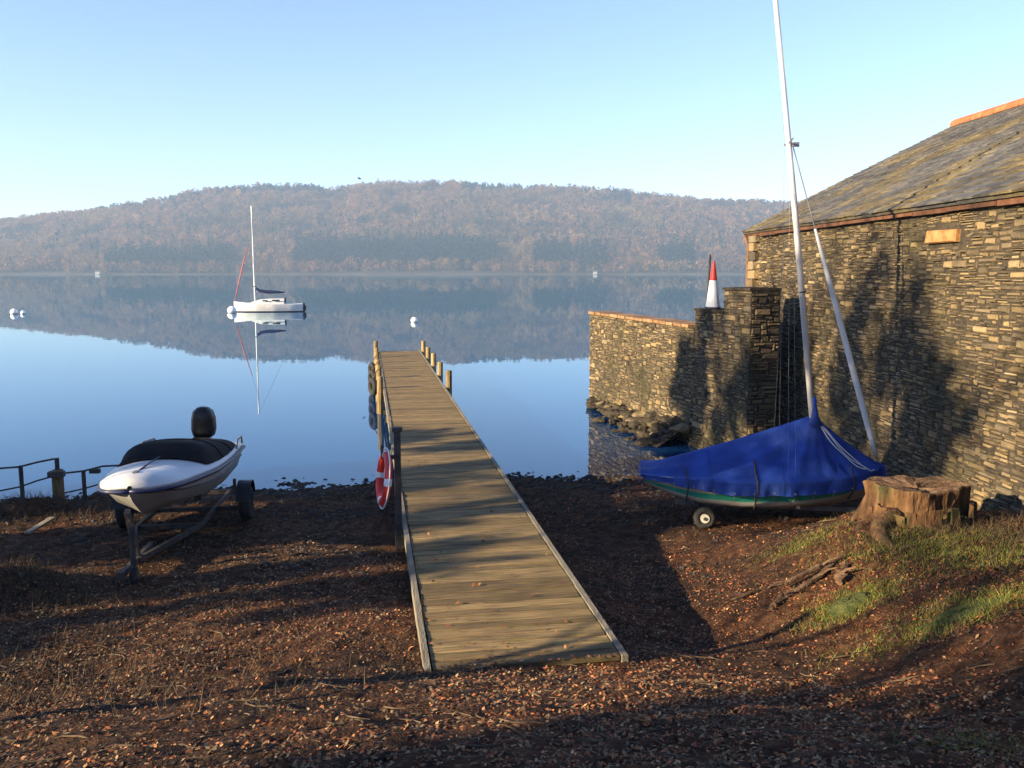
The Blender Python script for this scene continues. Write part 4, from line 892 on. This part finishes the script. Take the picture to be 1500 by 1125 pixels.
def tuft_field(name, spots, label, hmin=.02, hmax=.06, mat='grass'):
    X = []; Y = []
    for cx_, cy_, rx, ry, n in spots: X.append(RNG.normal(cx_, rx, n)); Y.append(RNG.normal(cy_, ry, n))
    x = np.concatenate(X); y = np.concatenate(Y); ok = ~on_jetty(x, y); x, y = x[ok], y[ok]; z = gz(x, y) - .005; n = len(x); a = RNG.uniform(0, 6.283, n); h = RNG.uniform(hmin, hmax, n); w_ = RNG.uniform(.002, .005, n); lx, ly = RNG.normal(0, .6, n) * h, RNG.normal(0, .6, n) * h
    Vv = np.stack([np.stack([x - w_ * np.cos(a), y - w_ * np.sin(a), z], 1), np.stack([x + w_ * np.cos(a), y + w_ * np.sin(a), z], 1), np.stack([x + lx, y + ly, z + h], 1)], 1).reshape(-1, 3)
    return tag(np_mesh(name, Vv, np.arange(len(Vv)).reshape(-1, 3), mat), label, 'grass', kind='stuff')
s1 = at_z(1410, 885, 1.2); s2 = at_z(1460, 815, 1.1); s3 = at_z(1245, 858, .95); s4 = at_z(1340, 800, 1.0); s5 = at_z(1440, 1080, 1.55); s6 = at_z(1120, 800, .5)
tuft_field('grass_tufts', [(s1.x, s1.y, .42, .2, 4200), (s2.x, s2.y, .6, .4, 4800), (s3.x, s3.y, .22, .16, 3600), (s4.x, s4.y, .5, .3, 3600), (s5.x, s5.y, .25, .2, 500), (s6.x + .3, s6.y - .6, .3, .15, 1300), (5.4, 8.6, .4, .6, 1500), (4.9, 10.9, .5, .3, 1500)],
           'short bright green grass tufts on the bank by the stump')
tuft_field('dry_grass', [(-5.6, 9.2, .8, .4, 2200), (-7.5, 13.4, .8, .35, 1600), (-3.6, 6.6, 1.4, .9, 1800), (5.2, 9.2, .6, .7, 1800)], 'sparse dry grass stalks on the foreshore', .05, .2, 'twig')
for k, (p, rx, ry, h, lab) in enumerate(((s3, .20, .15, .09, 'round green moss cushion beside the heap of dead branches'), (s1, .36, .16, .045, 'wide low green moss patch on the right bank'))):
    q = MB(); rows = []
    for i in range(9):
        t = math.pi / 2 * i / 8; rows.append([(p.x + rx * math.sin(t) * math.cos(6.2832 * j / 22) * (1 + .12 * math.sin(j * 2.1 + i)), p.y + ry * math.sin(t) * math.sin(6.2832 * j / 22) * (1 + .12 * math.sin(j * 1.3)), g1(p.x + rx * math.sin(t) * math.cos(6.2832 * j / 22), p.y + ry * math.sin(t) * math.sin(6.2832 * j / 22)) + h * math.cos(t) * (1 + .15 * math.sin(j * 3 + i * 2)) - .015) for j in range(22)])
    q.grid(rows, True); tag(q.build('moss_cushion', 'moss', smooth=True), lab, 'moss', 'moss on the bank')

# ------------------------------------------------------------------ trees left of and behind the camera: their shade falls across the picture
def bare_tree(loc, h, r, seed, label, lean=(0, 0), dens=1.0):
    rg = random.Random(seed); o = empty('bare_tree', (loc[0], loc[1], g1(*loc) - .1)); tk = MB(); br = MB()
    def limb(p, d, ln, r0, depth, q):
        pts = [p]; n = 5 if depth < 2 else 4; dd = d.copy()
        for i in range(n):
            dd = (dd + Vector((rg.gauss(0, .13), rg.gauss(0, .13), rg.gauss(.04, .08)))).normalized(); pts.append(pts[-1] + dd * ln / n)
        rad = [r0 * (1 - .5 * i / n) for i in range(n + 1)]; q.tube(pts, rad, 7 if depth == 0 else (5 if depth < 3 else 3), depth == 0)
        if depth >= 4 or r0 < .006: return
        k = int((5 if depth == 0 else 4) * dens + rg.random())
        for j in range(k):
            t = rg.uniform(.35, 1.0) if depth else rg.uniform(.38, 1.0); i = min(n - 1, int(t * n)); pp_ = pts[i].lerp(pts[i + 1], t * n - i) if t < 1 else pts[-1]
            ax = Vector((rg.gauss(0, 1), rg.gauss(0, 1), rg.gauss(.25, .45))).normalized(); nd = (dd * .75 + ax * .85).normalized()
            limb(pp_, nd, ln * rg.uniform(.5, .74), rad[min(i + 1, n)] * rg.uniform(.6, .85), depth + 1, br)
    limb(Vector((loc[0], loc[1], g1(*loc) - .1)), Vector((lean[0], lean[1], 1)).normalized(), h * .62, r, 0, tk)
    tk.build('trunk', 'bark', o, smooth=True); br.build('crown', 'bark', o, smooth=True); tag(o, label, 'tree', 'trees left of the picture'); return o
def leafy(loc, h, rx, ry, n, seed, label, z0=.2, leaf=.075, name='evergreen_tree', K=60, sp=.12):
    rg = np.random.default_rng(seed); gz0 = g1(*loc); o = empty(name, (loc[0], loc[1], gz0 - .1))
    MB().tube([(loc[0], loc[1], gz0 - .1), (loc[0] + .05, loc[1], gz0 + h * .5), (loc[0], loc[1] + .05, gz0 + h * .9)], [.14, .09, .03], 7).build('trunk', 'bark', o)
    cu = rg.normal(0, 1, (K, 3)); cu /= np.linalg.norm(cu, axis=1)[:, None]; cu *= rg.uniform(.3, 1, K)[:, None] ** .5
    pick = rg.integers(0, K, n); C = cu[pick] * .86 + rg.normal(0, sp, (n, 3))
    C = np.stack([loc[0] + C[:, 0] * rx, loc[1] + C[:, 1] * ry, gz0 + z0 + (h - z0) * (C[:, 2] + 1) / 2], 1); C[:, 2] = np.maximum(C[:, 2], gz0 + .05)
    T = rg.normal(0, 1, (n, 3, 3)) * leaf; Vv = (C[:, None, :] + T).reshape(-1, 3) - np.array(o.location)
    np_mesh('crown', Vv, np.arange(len(Vv)).reshape(-1, 3), 'evergreen', o); tag(o, label, 'tree', 'evergreens left of the picture'); return o
leafy((-13.2, 4.6), 4.7, 1.5, 1.4, 6000, 1, 'evergreen holly left of the jetty, nearest the camera of three', K=34, sp=.08)
leafy((-13.6, 7.9), 4.9, 1.5, 1.6, 6500, 2, 'evergreen holly left of the speedboat, middle of three', K=38, sp=.09)
leafy((-14.2, 11.4), 4.9, 1.5, 1.6, 9000, 3, 'evergreen holly by the lake edge, farthest of three')
leafy((-7.6, -.6), 3.6, 1.6, 1.5, 9000, 4, 'dark evergreen shrub behind and left of the camera')
leafy((-9.5, -4.0), 5.0, 2.0, 2.0, 9000, 5, 'large evergreen shrub well behind the camera')
leafy((-16.5, 4.2), 10.8, 2.2, 2.9, 8500, 6, 'tall patchy pine on the left bank', 4.6, .09, 'pine_tree', 42, .10)
leafy((-18.0, 8.5), 11.0, 2.4, 2.6, 9000, 7, 'tall patchy pine behind the hollies on the left', 5.5, .09, 'pine_tree', 22, .07)
bare_tree((-16.0, -4.6), 12, .30, 5, 'tall bare tree on the left bank, stout trunk')
bare_tree((-20.5, -7.5), 13, .38, 8, 'tall bare tree far out on the left bank', (.05, .03))
bare_tree((-17.5, 3.2), 12, .30, 29, 'bare tree in front of the pines on the left bank', (.0, .03), .65)
bare_tree((-7.6, 3.4), 4.4, .12, 31, 'low bare sapling just left of the picture', (.1, .05), .55)
bare_tree((-12.0, -5.5), 11, .26, 13, 'slim bare tree behind the camera on the left')
bare_tree((-18.5, 6.0), 12, .32, 17, 'bare tree between the evergreens on the left bank')

# ------------------------------------------------------------------ bird and haze
bp0 = at_y(527, 262, 120.0); o = empty('bird', bp0)
MB().ball(bp0, .22, .07, .07, 8, 6).build('body', 'black_plastic', o, smooth=True)
for s in (-1, 1): MB().hexa([(bp0.x + .1, bp0.y, bp0.z), (bp0.x - .1, bp0.y, bp0.z), (bp0.x - .2 - .05, bp0.y + s * .45, bp0.z + .14), (bp0.x + .0, bp0.y + s * .45, bp0.z + .14),
                             (bp0.x + .1, bp0.y, bp0.z + .025), (bp0.x - .1, bp0.y, bp0.z + .025), (bp0.x - .25, bp0.y + s * .45, bp0.z + .155), (bp0.x, bp0.y + s * .45, bp0.z + .155)]).build('wing', 'black_plastic', o)
tag(o, 'tiny dark bird flying above the hills', 'bird')
hz = MB(); hz.hexa([(-1700, -420, -8), (1700, -420, -8), (1700, 1700, -8), (-1700, 1700, -8), (-1700, -420, 175), (1700, -420, 175), (1700, 1700, 175), (-1700, 1700, 175)])
hm = bpy.data.materials.new('haze'); hm.use_nodes = True; hn = hm.node_tree; hn.nodes.remove(hn.nodes['Principled BSDF'])
pv = hn.nodes.new('ShaderNodeVolumePrincipled'); pv.inputs['Color'].default_value = (.48, .70, 1.0, 1); pv.inputs['Density'].default_value = .00033; pv.inputs['Anisotropy'].default_value = 0.0
hn.links.new(pv.outputs[0], hn.nodes['Material Output'].inputs['Volume'])
o = hz.build('haze', hm); tag(o, 'thin morning haze over the lake', 'haze', kind='stuff')
